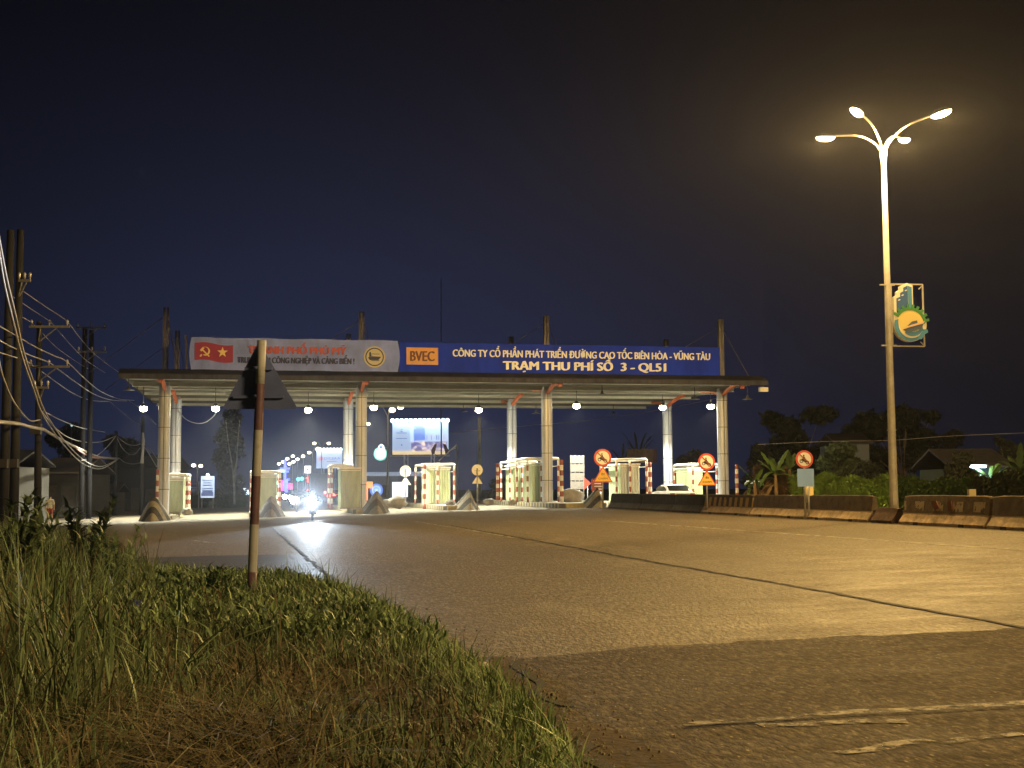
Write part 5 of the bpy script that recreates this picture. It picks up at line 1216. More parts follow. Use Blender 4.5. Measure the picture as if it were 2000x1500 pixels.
def tree(px, pyt, Y, wpx, label, m, n=5000, size=0.3, low=0.30, cat="tree", seed=0, trunk=0.16, name="tree", column=False):
    rnd = random.Random(seed * 13 + px); b = on(px, Y); H = at(px, pyt, Y).z - b.z; W = wpx * Y / F_PX / 2
    t = thing(name, label, cat, b, 0.0)
    tr = MB(); k = MB()
    tr.tube(catmull([(0, 0, -0.2), (0.1 * W * rnd.uniform(-1, 1), 0, H * 0.3), (0.15 * W * rnd.uniform(-1, 1), 0.1, H * 0.75)], 5), [trunk * (1 - 0.07 * i) for i in range(11)], 8)
    cs = []
    for i in range(9 if column else 17):
        a = rnd.uniform(0, 6.283); r_ = W * rnd.uniform(0.15, 0.85); z = H * rnd.uniform(low + 0.10, 0.93)
        r2 = W * rnd.uniform(0.14, 0.36); c = (math.cos(a) * r_ * (1.1 - 0.5 * (z / H) ** 2), math.sin(a) * r_ * 0.8, z)
        if column: z = H * (0.12 + 0.095 * i); r2 = W * rnd.uniform(0.35, 0.95); c = (W * rnd.uniform(-0.55, 0.55), 0, z)
        cs.append((*c, r2, r2, (H * 0.11 if column else min(r2 * 0.8, H - z + 0.02 * H))))
        tr.tube([(0, 0, H * low * 0.8), Vector(c) * 0.5 + Vector((0, 0, H * low * 0.5)), c], [trunk * 0.5, trunk * 0.35, trunk * 0.1], 5)
    tr.build("trunk", M['bark'], t); leafcloud(cs, n, size, m, t)
    return t
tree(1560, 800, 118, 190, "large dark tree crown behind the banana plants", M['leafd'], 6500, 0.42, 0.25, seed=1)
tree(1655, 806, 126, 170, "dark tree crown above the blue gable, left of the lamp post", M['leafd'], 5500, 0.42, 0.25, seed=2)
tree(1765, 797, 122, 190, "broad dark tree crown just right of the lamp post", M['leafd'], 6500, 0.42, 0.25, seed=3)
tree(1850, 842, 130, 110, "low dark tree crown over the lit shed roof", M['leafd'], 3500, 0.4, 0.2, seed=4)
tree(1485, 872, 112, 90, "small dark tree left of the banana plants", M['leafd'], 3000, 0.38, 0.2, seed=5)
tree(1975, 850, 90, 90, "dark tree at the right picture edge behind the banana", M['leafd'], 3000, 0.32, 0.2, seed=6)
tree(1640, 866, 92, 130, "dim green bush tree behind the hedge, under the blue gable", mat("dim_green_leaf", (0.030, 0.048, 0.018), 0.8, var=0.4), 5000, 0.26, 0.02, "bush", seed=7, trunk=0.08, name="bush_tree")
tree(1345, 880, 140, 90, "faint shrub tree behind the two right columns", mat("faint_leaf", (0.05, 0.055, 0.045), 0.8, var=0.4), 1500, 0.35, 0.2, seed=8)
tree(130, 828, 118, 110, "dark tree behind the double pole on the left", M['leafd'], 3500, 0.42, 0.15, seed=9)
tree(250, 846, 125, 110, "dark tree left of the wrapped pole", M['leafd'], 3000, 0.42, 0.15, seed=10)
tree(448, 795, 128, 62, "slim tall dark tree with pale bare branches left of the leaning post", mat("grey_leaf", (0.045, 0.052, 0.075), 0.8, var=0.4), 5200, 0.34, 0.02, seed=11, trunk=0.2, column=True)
tree(985, 935, 120, 70, "low dark shrub between the middle booth and the pair of booths", M['leafd'], 1500, 0.3, 0.05, "bush", seed=12, trunk=0.06, name="bush_tree")
tree(1690, 905, 86, 100, "low dark shrub behind the hedge near the lamp post", M['leafd'], 2500, 0.24, 0.02, "bush", seed=14, trunk=0.06, name="bush_tree")
def branchy(px, pts_, Y, label):
    b = on(px, Y); t = MB()
    for pl in pts_: t.tube(catmull([at(x, y, Y) - b for x, y in pl], 4), [0.12 - 0.09 * i / (4 * (len(pl) - 1)) for i in range(4 * (len(pl) - 1) + 1)], 6)
    o = t.build("bare_tree", mat("pale_bark", (0.34, 0.33, 0.34), 0.8, var=0.3), None, b); return tag(o, label, "bare tree")
branchy(455, [[(458, 985), (457, 940), (452, 900), (446, 865), (441, 820)], [(457, 945), (462, 905), (464, 870), (468, 820)], [(457, 930), (463, 895), (460, 880)]], 124, "pale bare forked tree in front of the slim dark tree")
def leaf_strip(mb, base, az, L, w, rise, droop, mi=0, seg=10):
    vs = []; d = Vector((math.cos(az), math.sin(az), 0)); sd = Vector((-d.y, d.x, 0))
    for i in range(seg + 1):
        t = i / seg; c = base + d * (L * (t - 0.18 * t * t * droop)) * max(0.15, 1 - 0.25 * rise) + Vector((0, 0, L * (rise * t - droop * t * t)))
        ww = w * math.sin(math.pi * min(1, t * 0.93 + 0.07)) ** 0.6 * (0.12 if t < 0.14 else 1)
        rip = 1 + 0.18 * math.sin(i * 2.7 + az * 5)
        vs += [c + sd * ww * 0.5 * rip - Vector((0, 0, 0.18 * ww)), c, c - sd * ww * 0.5 * rip - Vector((0, 0, 0.18 * ww))]
    mb.add(vs, [(3 * i + k, 3 * i + k + 1, 3 * i + 4 + k, 3 * i + 3 + k) for i in range(seg) for k in (0, 1)], mi, False)
def banana(px, Y, h, L, n, label, seed, m=None, dry=0):
    rnd = random.Random(seed); b = on(px, Y); t = thing("banana_plant", label, "banana plant", b)
    MB().tube([(0, 0, -0.1), (0.03, 0, h * 0.5), (0, 0, h)], [0.16, 0.12, 0.07], 10).build("trunk", M['dry'], t)
    for k in range(n):
        q = MB(); az = 6.283 * k / n + rnd.uniform(-0.35, 0.35); ri = rnd.uniform(0.45, 1.35)
        leaf_strip(q, Vector((0, 0, h * rnd.uniform(0.88, 1.0))), az, L * rnd.uniform(0.75, 1.1), L * 0.22, ri, rnd.uniform(0.5, 1.15) * (0.65 + 0.5 * (ri < 0.9)))
        q.build("leaf", m or M['leafb'], t)
    for k in range(dry):
        q = MB(); az = rnd.uniform(0, 6.283); leaf_strip(q, Vector((0, 0, h * rnd.uniform(0.6, 0.95))), az, h * 0.8, 0.22, 0.12, 1.0); q.build("dried_leaf", M['dry'], t)
    return t
banana(1515, 77, 2.1, 1.75, 10, "tall banana plant with upright leaves left of the blank plate sign", 4, None, 7)
banana(1474, 77.5, 1.6, 1.6, 9, "banana plant with arching leaves beside the banded post", 9, None, 9)
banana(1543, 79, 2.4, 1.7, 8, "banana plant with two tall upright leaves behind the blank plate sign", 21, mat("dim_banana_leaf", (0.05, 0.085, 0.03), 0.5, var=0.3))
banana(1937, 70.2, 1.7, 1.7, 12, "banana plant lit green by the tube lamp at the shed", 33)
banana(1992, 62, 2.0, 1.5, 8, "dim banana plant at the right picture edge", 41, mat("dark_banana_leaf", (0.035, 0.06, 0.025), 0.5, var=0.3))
def palm(px, pyt, Y, label, seed, n=18):
    rnd = random.Random(seed); b = on(px, Y); H = at(px, pyt, Y).z - b.z; t = thing("palm_tree", label, "palm tree", b)
    MB().tube([(0, 0, -0.1), (0.1, 0, H * 0.4), (0.1, 0, H * 0.62)], [0.2, 0.16, 0.13], 8).build("trunk", M['bark'], t)
    for k in range(n):
        q = MB(); leaf_strip(q, Vector((0.1, 0, H * 0.62)), 6.283 * k / n + rnd.uniform(-.2, .2), H * 0.45, 0.22, rnd.uniform(0.5, 1.5), rnd.uniform(0.4, 0.9)); q.build("frond", mat_palm, t)
mat_palm = mat("dim_palm_leaf", (0.055, 0.07, 0.035), 0.6, var=0.3)
palm(1245, 845, 118, "dim spiky palm rising behind the brown slatted board", 3)
palm(1215, 868, 122, "smaller dim palm left of the brown slatted board", 5, 14)
# hedge along the far side of the other carriageway
def hedge(name, label, px0, px1, top0, top1, Y0, Y1, n, m, depth=1.3, ll=0.2, dens_top=1.0, cat="hedge"):
    f = RNG.uniform(0, 1, n); px = px0 + (px1 - px0) * f; Y = Y0 + (Y1 - Y0) * f + RNG.uniform(0, depth, n)
    pt = [at(a, 950, c) for a, c in zip(px, Y)]; x = np.array([p.x for p in pt]); y = Y
    zb = zgv(x, y); ptop = np.array([at(a, top0 + (top1 - top0) * ff, c).z for a, c, ff in zip(px, Y, f)])
    top = ptop + 0.16 * (np.sin(px * 0.11) + np.sin(px * 0.047 + 1)) * 0.7 + RNG.normal(0, 0.05, n)
    z = zb + (top - zb) * RNG.uniform(0, 1, n) ** 0.75
    v, q_, m_ = blades(x, y, z, RNG.uniform(0.5, 1.2, n) * ll, RNG.uniform(0.5, 1.1, n) * ll * 0.4, RNG.uniform(0.7, 1.9, n), TH - math.pi / 2 + RNG.normal(0, 0.8, n), np.zeros(n, int), 2)
    o = np_mesh(name, v, q_, [m]); tag(o, label, cat); return o
hedge("hedge", "leafy green hedge from the dried banana leaves to the lamp post", 1500, 1752, 930, 936, 80, 69, 22000, mat("lamplit_hedge_leaf", (0.27, 0.42, 0.10), 0.6, var=0.5, scale=1.1), ll=0.26)  # brighter leaf copy; the street lamp's light is put into its colour
hedge("hedge", "dim hedge right of the lamp post under the lit shed", 1752, 2080, 936, 945, 69, 56, 18000, mat("dim_hedge_leaf", (0.07, 0.125, 0.026), 0.7, var=0.45, scale=1.1), ll=0.26)  # darker copy of the same leaf, dimness put into its colour
tree(1872, 886, 68, 95, "dark shrub before the left half of the lit shed", M['leafd'], 3500, 0.22, 0.02, "bush", seed=15, trunk=0.06, name="bush_tree")
hedge("creeper_mound", "dark creeper mound rising at the right picture edge", 1900, 2090, 938, 905, 60, 54, 12000, mat("mound_leaf", (0.032, 0.045, 0.016), 0.7, var=0.4, scale=1), ll=0.3, depth=2.0, cat="creeper")
hedge("dried_thatch", "mat of dried hanging leaves below the banana plants", 1474, 1534, 917, 913, 79, 77.5, 5000, M['dry'], ll=0.42, depth=0.8, cat="dried leaves")
hedge("roadside_weeds", "low green weeds beyond the left gate lane, under the lit notice board", 362, 480, 970, 972, 128, 126, 3500, M['leaf'], ll=0.5, depth=2, cat="weeds")

# ================================================================== BUILDINGS
def shed(name, px0, px1, pyt, Y, depth, label, wallm, roofm, cat="shed", ov=0.4, pitch=0.12, openings=()):
    a, c = on(px0, Y), on(px1, Y); H = at(px0, pyt, Y).z - a.z; W = (c - a).length
    t = thing(name, label, cat, a, math.atan2(c.y - a.y, c.x - a.x))
    w_ = MB(); th = 0.15
    cur = 0.0
    for (f0, f1, z0, z1) in sorted(openings):
        w_.box(((cur + f0 * W) / 2, th / 2, H / 2), (f0 * W - cur, th, H)); 
        if z0 > 0.05: w_.box(((f0 + f1) * W / 2, th / 2, z0 / 2), ((f1 - f0) * W, th, z0))
        if z1 < H: w_.box(((f0 + f1) * W / 2, th / 2, (z1 + H) / 2), ((f1 - f0) * W, th, H - z1))
        cur = f1 * W
    w_.box(((cur + W) / 2, th / 2, H / 2), (W - cur, th, H))
    w_.box((th / 2, depth / 2 + th, H / 2), (th, depth, H)); w_.box((W - th / 2, depth / 2 + th, H / 2), (th, depth, H)); w_.box((W / 2, depth + th * 1.6, H / 2), (W, th, H))
    w_.build("wall", wallm, t)
    for (f0, f1, z0, z1) in openings:
        MB().box(((f0 + f1) * W / 2, th * 0.7, (z0 + z1) / 2), ((f1 - f0) * W - 0.02, 0.05, z1 - z0 - 0.02)).build("shutter", M['dsteel'], t)
    r_ = MB(); r_.prism([(-ov, H + 0.02), (depth / 2, H + depth * pitch + 0.3), (depth + ov, H + 0.02), (depth + ov, H + 0.14), (depth / 2, H + depth * pitch + 0.42), (-ov, H + 0.14)], -ov, W + ov, axis='x')
    r_.build("roof", roofm, t)
    return t
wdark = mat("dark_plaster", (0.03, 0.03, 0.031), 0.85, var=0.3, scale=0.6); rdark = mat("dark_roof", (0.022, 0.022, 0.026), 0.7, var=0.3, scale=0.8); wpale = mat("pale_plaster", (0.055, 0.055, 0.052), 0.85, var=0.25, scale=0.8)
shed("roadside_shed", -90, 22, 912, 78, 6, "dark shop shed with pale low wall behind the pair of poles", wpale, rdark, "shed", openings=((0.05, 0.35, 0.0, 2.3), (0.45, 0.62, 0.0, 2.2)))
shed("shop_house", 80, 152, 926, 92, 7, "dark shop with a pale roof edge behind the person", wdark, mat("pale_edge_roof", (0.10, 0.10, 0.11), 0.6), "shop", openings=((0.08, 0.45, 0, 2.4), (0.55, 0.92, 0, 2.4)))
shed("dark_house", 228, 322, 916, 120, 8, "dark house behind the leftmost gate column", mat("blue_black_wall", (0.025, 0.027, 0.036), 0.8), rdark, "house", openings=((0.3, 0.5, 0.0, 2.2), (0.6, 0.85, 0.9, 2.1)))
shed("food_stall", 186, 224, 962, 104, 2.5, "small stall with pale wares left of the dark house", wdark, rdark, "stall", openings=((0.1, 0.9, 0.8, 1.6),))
# lit shed on the right: roof, tube lamp
t = shed("lit_shed", 1868, 1962, 915, 72, 6, "open shed lit by a white tube lamp right of the hedge", mat("shed_green_wall", (0.035, 0.055, 0.05), 0.8, var=0.3), mat("rusty_sheet_roof", (0.022, 0.02, 0.024), 0.7, var=0.8, scale=3), "shed", 0.5, 0.13, openings=((0.08, 0.30, 0.0, 1.5), (0.45, 0.8, 0.0, 1.5)))
tl = thing("tube_lamp", "white fluorescent tube glowing under the shed roof edge", "tube lamp", at(1905, 912, 70.9), R(10))
MB().tube([(-0.62, 0, 0), (0.62, 0, 0)], 0.04, 8).build("tube", glow_mat("tube_glow", (0.62, 0.82, 1.0), 14), tl); MB().box((0, 0.04, 0.09), (1.4, 0.08, 0.06)).build("fitting", M['white'], tl)
light("lamp_light", 'POINT', (0, -0.25, -0.15), (0.6, 0.88, 1.0), 160, tl, 0.15)
gb_ = shed("blue_gable_house", 1640, 1700, 868, 104, 6, "dim bluish gable house seen above the dark bush", mat("bluish_gable", (0.10, 0.12, 0.16), 0.8), rdark, "house", 0.3, 0.1, openings=((0.3, 0.6, 1.0, 2.0),))
# brown slatted board
t = thing("slatted_board", "brown slatted bamboo board standing behind the pale grey booth", "slatted board", on(1251, 112), R(6)); b0 = t.location.z; z0, z1 = at(1251, 904, 112).z - b0, at(1251, 877, 112).z - b0
q = MB()
for k in range(17): q.box((-1.1 + k * 0.1375, 0, (z0 + z1) / 2 + random.uniform(-.03, .03)), (0.11, 0.05, z1 - z0))
q.build("slats", mat("bamboo", (0.20, 0.12, 0.05), 0.7, var=0.4, scale=3), t); MB().box((1.35, 0.02, (z0 + z1) / 2), (0.3, 0.08, z1 - z0)).box((-0.9, 0.06, z0 / 2), (0.1, 0.1, z0)).box((0.9, 0.06, z0 / 2), (0.1, 0.1, z0)).build("frame", mat("reddish_post", (0.15, 0.07, 0.06), 0.8), t)
# shop with lit panels beyond the middle lanes
t = shed("petrol_shop", 716, 812, 930, 165, 8, "low lit shop with pale fascia beyond the gate, left of the middle booth", mat("shop_wall", (0.16, 0.20, 0.28), 0.8), mat("glowing_fascia_roof", (0.5, 0.55, 0.62), 0.6, emit=(0.5, 0.62, 0.85), es=0.30), "shop", 0.5, 0.02, openings=((0.1, 0.42, 0.3, 1.9), (0.5, 0.9, 0.2, 2.0)))  # roof and fascia glow faintly though no lamp; brightness is in the material
W_ = (on(812, 165) - on(716, 165)).length
pb_ = MB(); pb_.disc((0.20 * W_, 1.25), 0.85, -0.12, -0.05, 1, 28); pb_.disc((0.20 * W_, 1.25), 0.55, -0.16, -0.125, 0, 24, 0.42); pb_.disc((0.20 * W_, 1.25), 0.22, -0.16, -0.125, 0, 20); pb_.build("round_light_panel", [glow_mat("pale_blue_glow", (0.45, 0.7, 1.0), 1.2), glow_mat("blue_glow", (0.06, 0.2, 0.75), 0.8)], t)
pb_ = MB(); pb_.box((0.68 * W_, -0.1, 1.3), (2.0, 0.06, 1.9)); pb_.build("white_light_panel", glow_mat("white_panel_glow", (0.75, 0.88, 1.0), 1.3), t)
tag(MB().box((0, 0, 1.9), (1.4, 0.2, 0.8)).tube([(0, 0.1, 0), (0, 0.1, 1.5)], 0.08, 8).build("amber_box_sign", glow_mat("amber_glow", (1.0, 0.28, 0.08), 1.6), None, on(717, 160)), "small amber lit box sign left of the low lit shop", "box sign")

# ================================================================== BILLBOARDS AND LIT SIGNS
def sgn(t, px, py, Y): return at(px, py, Y) - t.location
Yb = 190; t = thing("billboard", "large floodlit billboard with city picture above the middle booth", "billboard", on(822, Yb), 0.0); k = Yb / F_PX
c = sgn(t, 821, 856, Yb); Wb, Hb = 109 * k, 62 * k
MB().box((c.x, 0.25, c.z), (Wb, 0.4, Hb)).build("panel", glow_mat("poster_white", (0.55, 0.76, 1.0), 0.62), t)  # poster parts glow themselves, standing in for the floodlights' light on them
q = MB(); q.box((c.x - Wb * 0.335, 0.03, c.z + Hb * 0.02), (Wb * 0.30, 0.03, Hb * 0.86)); q.build("text_panel", glow_mat("poster_pale_blue", (0.34, 0.48, 0.80), 0.6), t)
q = MB()
for i_, (zz, ww) in enumerate(((0.28, 0.03), (0.22, 0.05), (0.17, 0.19), (0.0, 0.2), (-0.22, 0.03), (-0.19, 0.02))): q.box((c.x - Wb * 0.335, 0.0, c.z + Hb * zz), (Wb * ww, 0.02, Hb * 0.025))
q.build("text_lines", mat("poster_grey", (0.3, 0.33, 0.4), 0.8, emit=(0.3, 0.36, 0.5), es=0.35), t)
q = MB(); q.prism([(c.x - Wb * 0.12, c.z - Hb * 0.10), (c.x - Wb * 0.12, c.z + Hb * 0.38), (c.x - Wb * 0.02, c.z + Hb * 0.42), (c.x + Wb * 0.08, c.z + Hb * 0.36), (c.x + Wb * 0.09, c.z - Hb * 0.05)], 0.0, 0.04)
q.build("picture_tower", glow_mat("poster_blue", (0.03, 0.14, 0.75), 0.7), t)
q = MB(); r2 = random.Random(5)
q.box((c.x + Wb * 0.155, 0.02, c.z - Hb * 0.27), (Wb * 0.655, 0.03, Hb * 0.34), 0)
for i_ in range(60):
    q.box((c.x + Wb * r2.uniform(-0.15, 0.46), -0.01 - 0.002 * i_, c.z + Hb * r2.uniform(-0.42, -0.1)), (Wb * r2.uniform(0.02, 0.07), 0.01, Hb * r2.uniform(0.02, 0.06)), r2.choice([1, 1, 2, 3]))
for i_ in range(9): q.box((c.x + Wb * (0.12 + 0.042 * i_), -0.16, c.z + Hb * 0.03), (Wb * 0.022, 0.01, Hb * r2.uniform(0.10, 0.2)), r2.choice([3, 1]))
q.build("picture_city", [glow_mat("poster_violet", (0.10, 0.09, 0.33), 0.6), glow_mat("poster_mauve", (0.45, 0.40, 0.68), 0.6), glow_mat("poster_cream", (0.95, 0.72, 0.55), 0.8), glow_mat("poster_indigo", (0.05, 0.07, 0.32), 0.8)], t)
q = MB(); q.box((c.x, 0.0, c.z - Hb * 0.455), (Wb, 0.05, Hb * 0.11)); q.build("cream_strip", glow_mat("poster_tan", (0.80, 0.58, 0.28), 0.75), t)
q = MB(); q.bar((c.x - Wb * 0.52, -0.4, c.z - Hb * 0.56), (c.x + Wb * 0.52, -0.4, c.z - Hb * 0.56), 1.0, 0.12); q.build("catwalk", M['steel'], t)
FLM = glow_mat("floodlight_glow", (0.72, 0.95, 1.0), 6)
for i_ in range(13):
    x = c.x - Wb * 0.49 + Wb * 0.98 * i_ / 12; q = MB(); q.bar((x, 0.2, c.z + Hb * 0.5), (x, -0.9, c.z + Hb * 0.56), 0.06); fo = q.build("floodlight", M['steel'], t); MB().ball((x, -0.9, c.z + Hb * 0.55), 0.30).build("bulb", FLM, fo)
q = MB()
for px in (789, 796, 842, 848): x = sgn(t, px, 900, Yb).x; q.tube([(x, 0.5, -0.2), (x, 0.5, c.z - Hb * 0.5)], 0.12, 6)
for i_ in range(5):
    z = c.z - Hb * 0.5 - 0.9 * i_ - 0.3
    for pa, pb2 in ((789, 796), (842, 848)): q.bar((sgn(t, pa, 900, Yb).x, 0.5, z), (sgn(t, pb2, 900, Yb).x, 0.5, z - 0.8), 0.08)
q.build("lattice_leg", M['steel'], t)
Yd = 330; t = thing("billboard", "smaller white lit billboard left of the second pair of columns", "billboard", on(642, Yd), 0.0); k = Yd / F_PX
c = sgn(t, 643, 897, Yd); Wd, Hd = 50 * k, 35 * k
MB().box((c.x, 0.25, c.z), (Wd, 0.4, Hd)).build("panel", glow_mat("sign_pale_glow", (0.52, 0.66, 1.0), 0.6), t)  # panel and print glow themselves in place of floodlighting
lettering("DICERA", Wd * 0.62, Hd * 0.16, c.x + Wd * 0.12, c.z + Hd * 0.05, 0.0, mat("slate_letter", (0.2, 0.24, 0.4), 0.8, emit=(0.2, 0.25, 0.42), es=0.5), t)
q = MB(); q.disc((c.x - Wd * 0.33, c.z + Hd * 0.05), Hd * 0.13, -0.05, 0.03, 0, 24); q.build("logo", glow_mat("logo_red", (0.7, 0.15, 0.25), 0.7), t)
q = MB(); q.box((c.x + Wd * 0.1, 0.0, c.z - Hd * 0.13), (Wd * 0.4, 0.04, Hd * 0.04)); q.box((c.x + Wd * 0.05, 0.0, c.z + Hd * 0.3), (Wd * 0.6, 0.04, Hd * 0.03)); q.build("text_lines", mat("slate_line", (0.25, 0.3, 0.45), 0.8, emit=(0.28, 0.34, 0.5), es=0.6), t)
for i_ in range(8):
    x = c.x - Wd * 0.46 + Wd * 0.92 * i_ / 7; MB().ball((x, -0.6, c.z + Hd * 0.55), 0.36).bar((x, 0.2, c.z + Hd * 0.5), (x, -0.5, c.z + Hd * 0.55), 0.08).build("floodlight", FLM, t)
q = MB(); q.tube([(c.x - 1.5, 0.6, 0), (c.x - 1.5, 0.6, c.z)], 0.25, 8); q.tube([(c.x + 1.5, 0.6, 0), (c.x + 1.5, 0.6, c.z)], 0.25, 8); q.build("leg", M['steel'], t)
# small lit city emblem on a far lamp post, notice board, box sign
t = thing("lit_emblem_sign", "glowing white and teal city emblem left of the large billboard", "emblem sign", at(743, 884, 150), 0.0)
q = MB(); q.disc((0.0, -0.15), 0.62, -0.1, 0.1, 0, 28); q.prism([(-0.28, 0.3), (-0.2, 0.8), (0.1, 1.02), (0.42, 0.8), (0.45, 0.2)], -0.1, 0.1); q.build("panel", glow_mat("emblem_glow", (0.75, 0.95, 1.0), 2.2), t)
q = MB(); q.disc((0.08, 0.62), 0.20, -0.14, -0.105, 0, 20); q.prism([(-0.35, -0.12), (0.0, -0.22), (0.32, -0.05), (0.38, -0.22), (0.0, -0.36)], -0.14, -0.105); q.build("ship", glow_mat("emblem_blue_glow", (0.10, 0.35, 0.8), 0.8), t)
q = MB(); q.disc((0.0, -0.15), 0.80, -0.02, 0.05, 0, 30, 0.66); q.build("rim", glow_mat("emblem_teal_glow", (0.05, 0.65, 0.5), 0.9), t)
q = MB(); q.bar((0.45, 0, 0.6), (0.85, 0, 0.6), 0.06); q.bar((0.45, 0, -0.4), (0.85, 0, -0.4), 0.06); q.build("bracket", M['steel'], t)
t = thing("lit_notice_board", "blue and white lit notice board beyond the leftmost lane", "notice board", on(405, 122), 0.0); c = sgn(t, 405, 951, 122); k = 122 / F_PX
MB().box((c.x, 0.1, c.z), (26 * k, 0.12, 42 * k)).build("panel", glow_mat("notice_white", (0.62, 0.78, 1.0), 0.8), t)
q = MB()
for zz, ww, hh in ((13, 20, 3), (8, 16, 2.5), (3, 18, 3), (-3, 22, 2.5), (-8, 20, 4), (-14, 24, 8)): q.box((c.x, 0.02, c.z + zz * k), (ww * k, 0.03, hh * k))
q.build("text_lines", glow_mat("notice_blue", (0.03, 0.11, 0.36), 0.5), t)
q = MB(); q.ball((c.x + 2 * k, -0.35, c.z + 23 * k), 0.14); q.build("lamp", glow_mat("notice_lamp", (0.7, 0.85, 1.0), 12), t); MB().box((c.x - 11 * k, 0.15, c.z / 2), (0.08, 0.08, c.z)).box((c.x + 11 * k, 0.15, c.z / 2), (0.08, 0.08, c.z)).build("leg", M['steel'], t)
t = thing("empty_sign_frame", "empty grey sign frame left of the blue lit notice board", "sign frame", on(378, 121), 0.0); k = 121 / F_PX; z = lambda py: at(378, py, 121).z - t.location.z
q = MB(); q.tube([(-10 * k, 0, 0), (-10 * k, 0, z(940))], 0.05, 8); q.tube([(10 * k, 0, 0), (10 * k, 0, z(940))], 0.05, 8); q.bar((-10 * k, 0, z(945)), (10 * k, 0, z(945)), 0.06); q.bar((-10 * k, 0, z(952)), (10 * k, 0, z(952)), 0.06); q.build("frame", M['steel'], t)
t = thing("lit_box_sign", "small square white glowing sign below the row of distant lamps", "box sign", on(601, 300), 0.0); c = sgn(t, 601, 917, 300); k = 300 / F_PX
MB().box((c.x, 0, c.z), (12 * k, 0.4, 14 * k)).build("panel", glow_mat("box_white", (0.85, 0.93, 1.0), 2.0), t); MB().box((c.x, -0.24, c.z), (3 * k, 0.04, 4 * k)).build("mark", M['black'], t); MB().tube([(c.x, 0.1, 0), (c.x, 0.1, c.z - 6 * k)], 0.12, 8).build("post", M['steel'], t)

# ================================================================== DISTANT STREET LAMPS, POLES, COLOURED LIGHTS
DL = glow_mat("far_lamp_glow", (1.0, 0.86, 0.55), 7)
def far_lamp(heads, px, Y, label, group="street lamps far along the highway", r=0.42):
    b = on(px, Y); t = thing("street_lamp", label, "street lamp", b, 0.0, group)
    ht = [at(a, c, Y) - b for a, c in heads]; top = max(h.z for h in ht)
    p = MB(); p.tube([(0, 0, -0.1), (0, 0, top - 0.9)], [0.13, 0.08], 8)
    for h in ht: p.tube(catmull([(0, 0, top - 1.0), (h.x * 0.5, 0, h.z + 0.25), (h.x, 0, h.z + 0.08)], 4), 0.05, 6)
    p.build("pole", gal, t)
    for h in ht: MB().ball((h.x, h.y, h.z), r, sz=0.75).build("lamp", DL, t)
for heads, px, Y, lab in ((((614, 866), (642, 866)), 628, 290, "nearest double lamp of the distant highway row"), (((604, 884), (621, 876)), 610, 330, "second double lamp of the distant highway row"), (((592, 891), (572, 891)), 592, 360, "third double lamp, above the traffic signals"),
                          (((561, 896), (581, 897)), 581, 400, "fourth double lamp, with a clearly visible thin post"), (((553, 902), (573, 902)), 571, 440, "fifth double lamp, near the blue neon post"), (((545, 906), (565, 906)), 556, 500, "farthest double lamp of the distant highway row")):
    far_lamp(heads, px, Y, lab, r=0.40 * Y / 290)
far_lamp([(730, 795), (766, 801), (782, 795)], 757, 135, "lit three headed street lamp left of the large billboard", "street lamps beyond the gate", 0.34)
far_lamp([(719, 828)], 694, 160, "street lamp peeping out behind the second front column", "street lamps beyond the gate", 0.26)
far_lamp([(378, 909), (392, 910)], 385, 210, "double lamp above the empty sign frame on the left", "street lamps beyond the gate", 0.34)
tag(MB().tube([(0, 0, 0), (0, 0, at(937, 815, 130).z - on(937, 130).z)], [0.20, 0.16], 10).build("light_pole", gal, None, on(937, 130)), "plain pale pole behind the round sign on the nose", "pole")
t = thing("flag_pole", "thin tall flag pole with two small dark flags crossing the large billboard", "flag pole", on(862, 120)); h = lambda py: at(862, py, 120).z - t.location.z
MB().tube([(0, 0, 0), (0, 0, h(800)), (0, 0, h(545))], [0.09, 0.06, 0.03], 8).build("pole", M['dsteel'], t)
for sg, dx in ((-1, -0.75), (1, 0.5)):
    q = MB(); q.prism([(dx - 0.12 * sg, h(886)), (dx + 0.35 * sg * -1, h(866)), (dx + 0.1 * -sg, h(868)), (dx + 0.2 * sg, h(880)), (dx + 0.15 * sg, h(888))], -0.03, 0.03); q.bar((0, 0, h(897)), (dx, 0, h(884)), 0.05, mi=1); q.build("flag", [mat("maroon_flag", (0.10, 0.02, 0.02), 0.8), M['dsteel']], t)
t = thing("crane_arm", "slanting grey barrier arm on a post right of the large billboard", "barrier arm", on(893, 118)); h2 = lambda px, py: at(px, py, 118) - t.location
q = MB(); q.tube([(0, 0, 0), h2(893, 868)], 0.09, 8); q.bar(h2(857, 900), h2(893, 868), 0.09); q.bar(h2(875, 882), h2(893, 874), 0.07); q.build("arm", M['steel'], t)
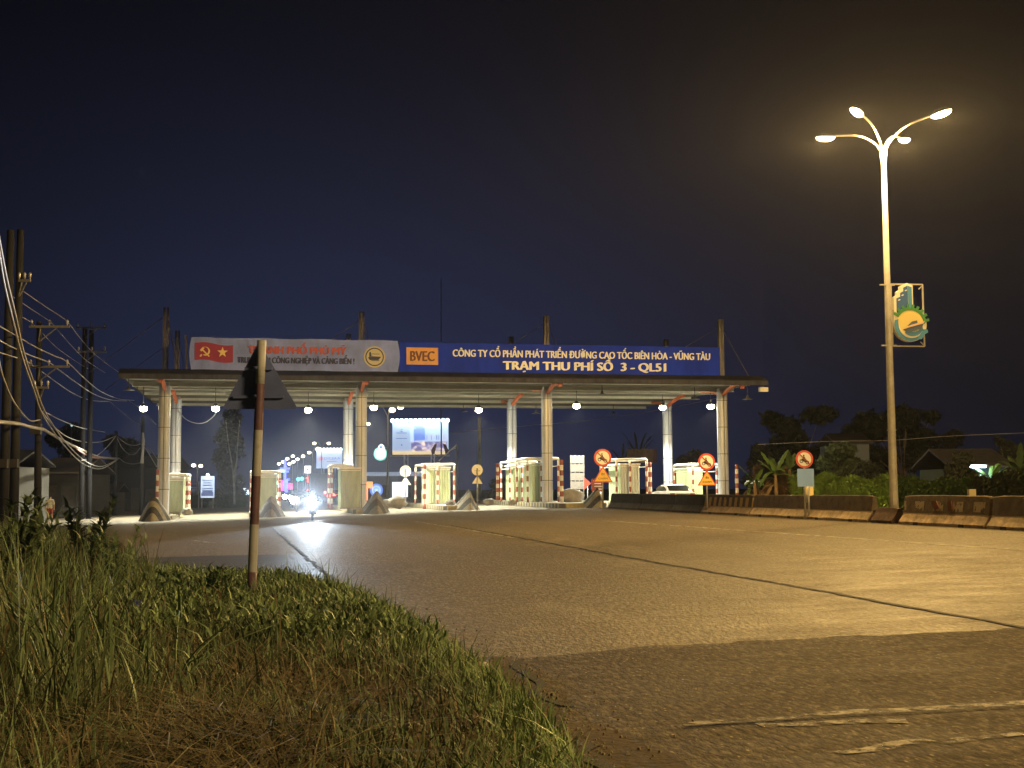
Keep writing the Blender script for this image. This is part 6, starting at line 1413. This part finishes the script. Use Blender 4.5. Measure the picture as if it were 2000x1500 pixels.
# coloured town lights beyond the gate
def glow_post(px, py0, py1, Y, r, col, s, label, cat="neon post", name="neon_post", bars=(), head=None):
    b = on(px, Y); t = thing(name, label, cat, b); h0, h1 = at(px, py1, Y).z - b.z, at(px, py0, Y).z - b.z
    MB().tube([(0, 0, h0), (0, 0, h1)], r, 8).build("tube", glow_mat(name + "_glow", col, s), t); MB().tube([(0, 0.05, -0.1), (0, 0.05, h0 + 0.05)], 0.08, 6).build("post", M['dsteel'], t)
    if bars:
        q = MB()
        for (xa, ya, xb, yb) in bars: q.bar(at(xa, ya, Y) - b, at(xb, yb, Y) - b, r * 1.6)
        q.build("cross_tube", glow_mat(name + "_bar", col, s), t)
    if head: q = MB(); q.ball((0, -0.1, at(px, head[0], Y).z - b.z), head[1]); q.build("globe", glow_mat(name + "_globe", head[2], s), t)
    return t
glow_post(538, 922, 965, 205, 0.22, (0.45, 0.80, 1.0), 1.8, "cyan lit post with a green globe left of the blue neon post", bars=((538, 921, 551, 919), (551, 919, 556, 921)), head=(943, 0.42, (0.4, 1.0, 0.75)))
glow_post(556, 898, 962, 250, 0.25, (0.12, 0.16, 1.0), 2.2, "tall blue neon post with crossbars under the farthest lamps", bars=((547, 915, 566, 915), (549, 921, 564, 921), (555, 938, 566, 936), (560, 938, 560, 962)))
glow_post(551, 938, 960, 240, 0.22, (0.95, 0.10, 0.65), 1.5, "short magenta neon strip beside the blue neon post")
glow_post(567, 944, 956, 260, 0.5, (1.0, 0.08, 0.22), 1.6, "red neon sign right of the blue neon post")
def signal(px, pts, Y, label):
    b = on(px, Y); t = thing("traffic_signal", label, "traffic signal", b); q = MB()
    top = max((at(x, y, Y) - b).z for x, y, *_ in pts)
    q.tube([(0, 0.2, 0), (0, 0.2, top)], 0.12, 8); q.bar((at(min(p[0] for p in pts) - 20, pts[0][1], Y) - b).to_tuple(), (at(max(p[0] for p in pts) + 8, pts[0][1], Y) - b).to_tuple(), 0.12); q.build("mast", M['dsteel'], t)
    for x, y, r_, col, s in pts:
        c = at(x, y, Y) - b; MB().ball((c.x, -0.2, c.z), r_).build("signal_lens", glow_mat("signal_glow", col, s), t); MB().box((c.x, 0.1, c.z), (r_ * 2.4, 0.3, r_ * 2.4)).build("housing", M['black'], t)
signal(598, ((583, 936, 0.36, (0.1, 0.85, 0.8), 2.0), (590, 935, 0.36, (0.1, 0.85, 0.8), 2.0)), 240, "pair of cyan green traffic signals over the highway")
signal(612, ((602, 936, 0.46, (1.0, 0.05, 0.03), 4), (607, 936, 0.46, (1.0, 0.05, 0.03), 4), (604, 939, 0.42, (1.0, 0.05, 0.03), 4)), 245, "cluster of red traffic signals right of the cyan pair")
for px, py, Y, r_, col, s, lab in ((470, 942, 190, 0.30, (0.7, 0.95, 0.95), 3, "round pale lamp left of the leaning post"), (478, 962, 180, 0.62, (0.7, 0.88, 1.0), 1.6, "bright shop light cluster low left of the leaning post"), (206, 965, 102, 0.14, (0.9, 1.0, 0.4), 0.6, "small yellow green lamp at the stall"), (137, 831, 116, 0.1, (0.4, 0.9, 1.0), 0.7, "tiny bluish lamp in the dark trees"), (635, 962, 140, 0.16, (1.0, 0.08, 0.05), 5, "red reflector light near the second column booth"), (651, 966, 135, 0.16, (1.0, 0.08, 0.05), 5, "red lamp low beside the second column booth"), (602, 958, 160, 0.2, (1.0, 0.1, 0.06), 3, "red lamp above the dazzling headlight")):
    b = on(px, Y); c = at(px, py, Y) - b; t = thing("small_lamp", lab, "lamp", b); MB().ball((0, 0, c.z), r_).build("globe", glow_mat("globe_glow", col, s), t); MB().tube([(0, 0, 0), (0, 0, c.z)], 0.05, 6).build("post", M['dsteel'], t)

# ================================================================== NIGHT HAZE
hz = MB().box((0, 320, 6.5), (420, 760, 18.6))
hm = bpy.data.materials.new("night_haze"); hm.use_nodes = True; nt = hm.node_tree
nt.nodes.remove(nt.nodes["Principled BSDF"])
pv = node(nt, "ShaderNodeVolumePrincipled"); pv.inputs["Color"].default_value = (0.86, 0.9, 1.0, 1); pv.inputs["Density"].default_value = 0.00015; pv.inputs["Anisotropy"].default_value = 0.6
nt.links.new(pv.outputs[0], nt.nodes["Material Output"].inputs["Volume"])
ho = hz.build("haze", hm); stuff(ho)

# pale lane mist, shaped to add glare round the headlight and lamps
sc_, sr_ = Vector((-9.5, 72, 1.5)), Vector((17, 34, 7.5))
sm = MB().box((0, 0, 0), (2, 2, 2)).build("lane_mist", bpy.data.materials.new("glare_mist"))
sm.location = sc_; sm.scale = sr_; stuff(sm)
smat = sm.data.materials[0]; smat.use_nodes = True; nt = smat.node_tree; nt.nodes.remove(nt.nodes["Principled BSDF"])
tcn = node(nt, "ShaderNodeTexCoord"); ln = node(nt, "ShaderNodeVectorMath", operation='LENGTH'); nt.links.new(tcn.outputs["Object"], ln.inputs[0])
mr = node(nt, "ShaderNodeMapRange", interpolation_type='SMOOTHSTEP'); mr.inputs[1].default_value = 1.0; mr.inputs[2].default_value = 0.1; mr.inputs[3].default_value = 0.0; mr.inputs[4].default_value = 0.0030
nt.links.new(ln.outputs["Value"], mr.inputs[0])
pv2 = node(nt, "ShaderNodeVolumePrincipled"); pv2.inputs["Color"].default_value = (0.85, 0.9, 1.0, 1); pv2.inputs["Anisotropy"].default_value = 0.55
nt.links.new(mr.outputs[0], pv2.inputs["Density"]); nt.links.new(pv2.outputs[0], nt.nodes["Material Output"].inputs["Volume"])
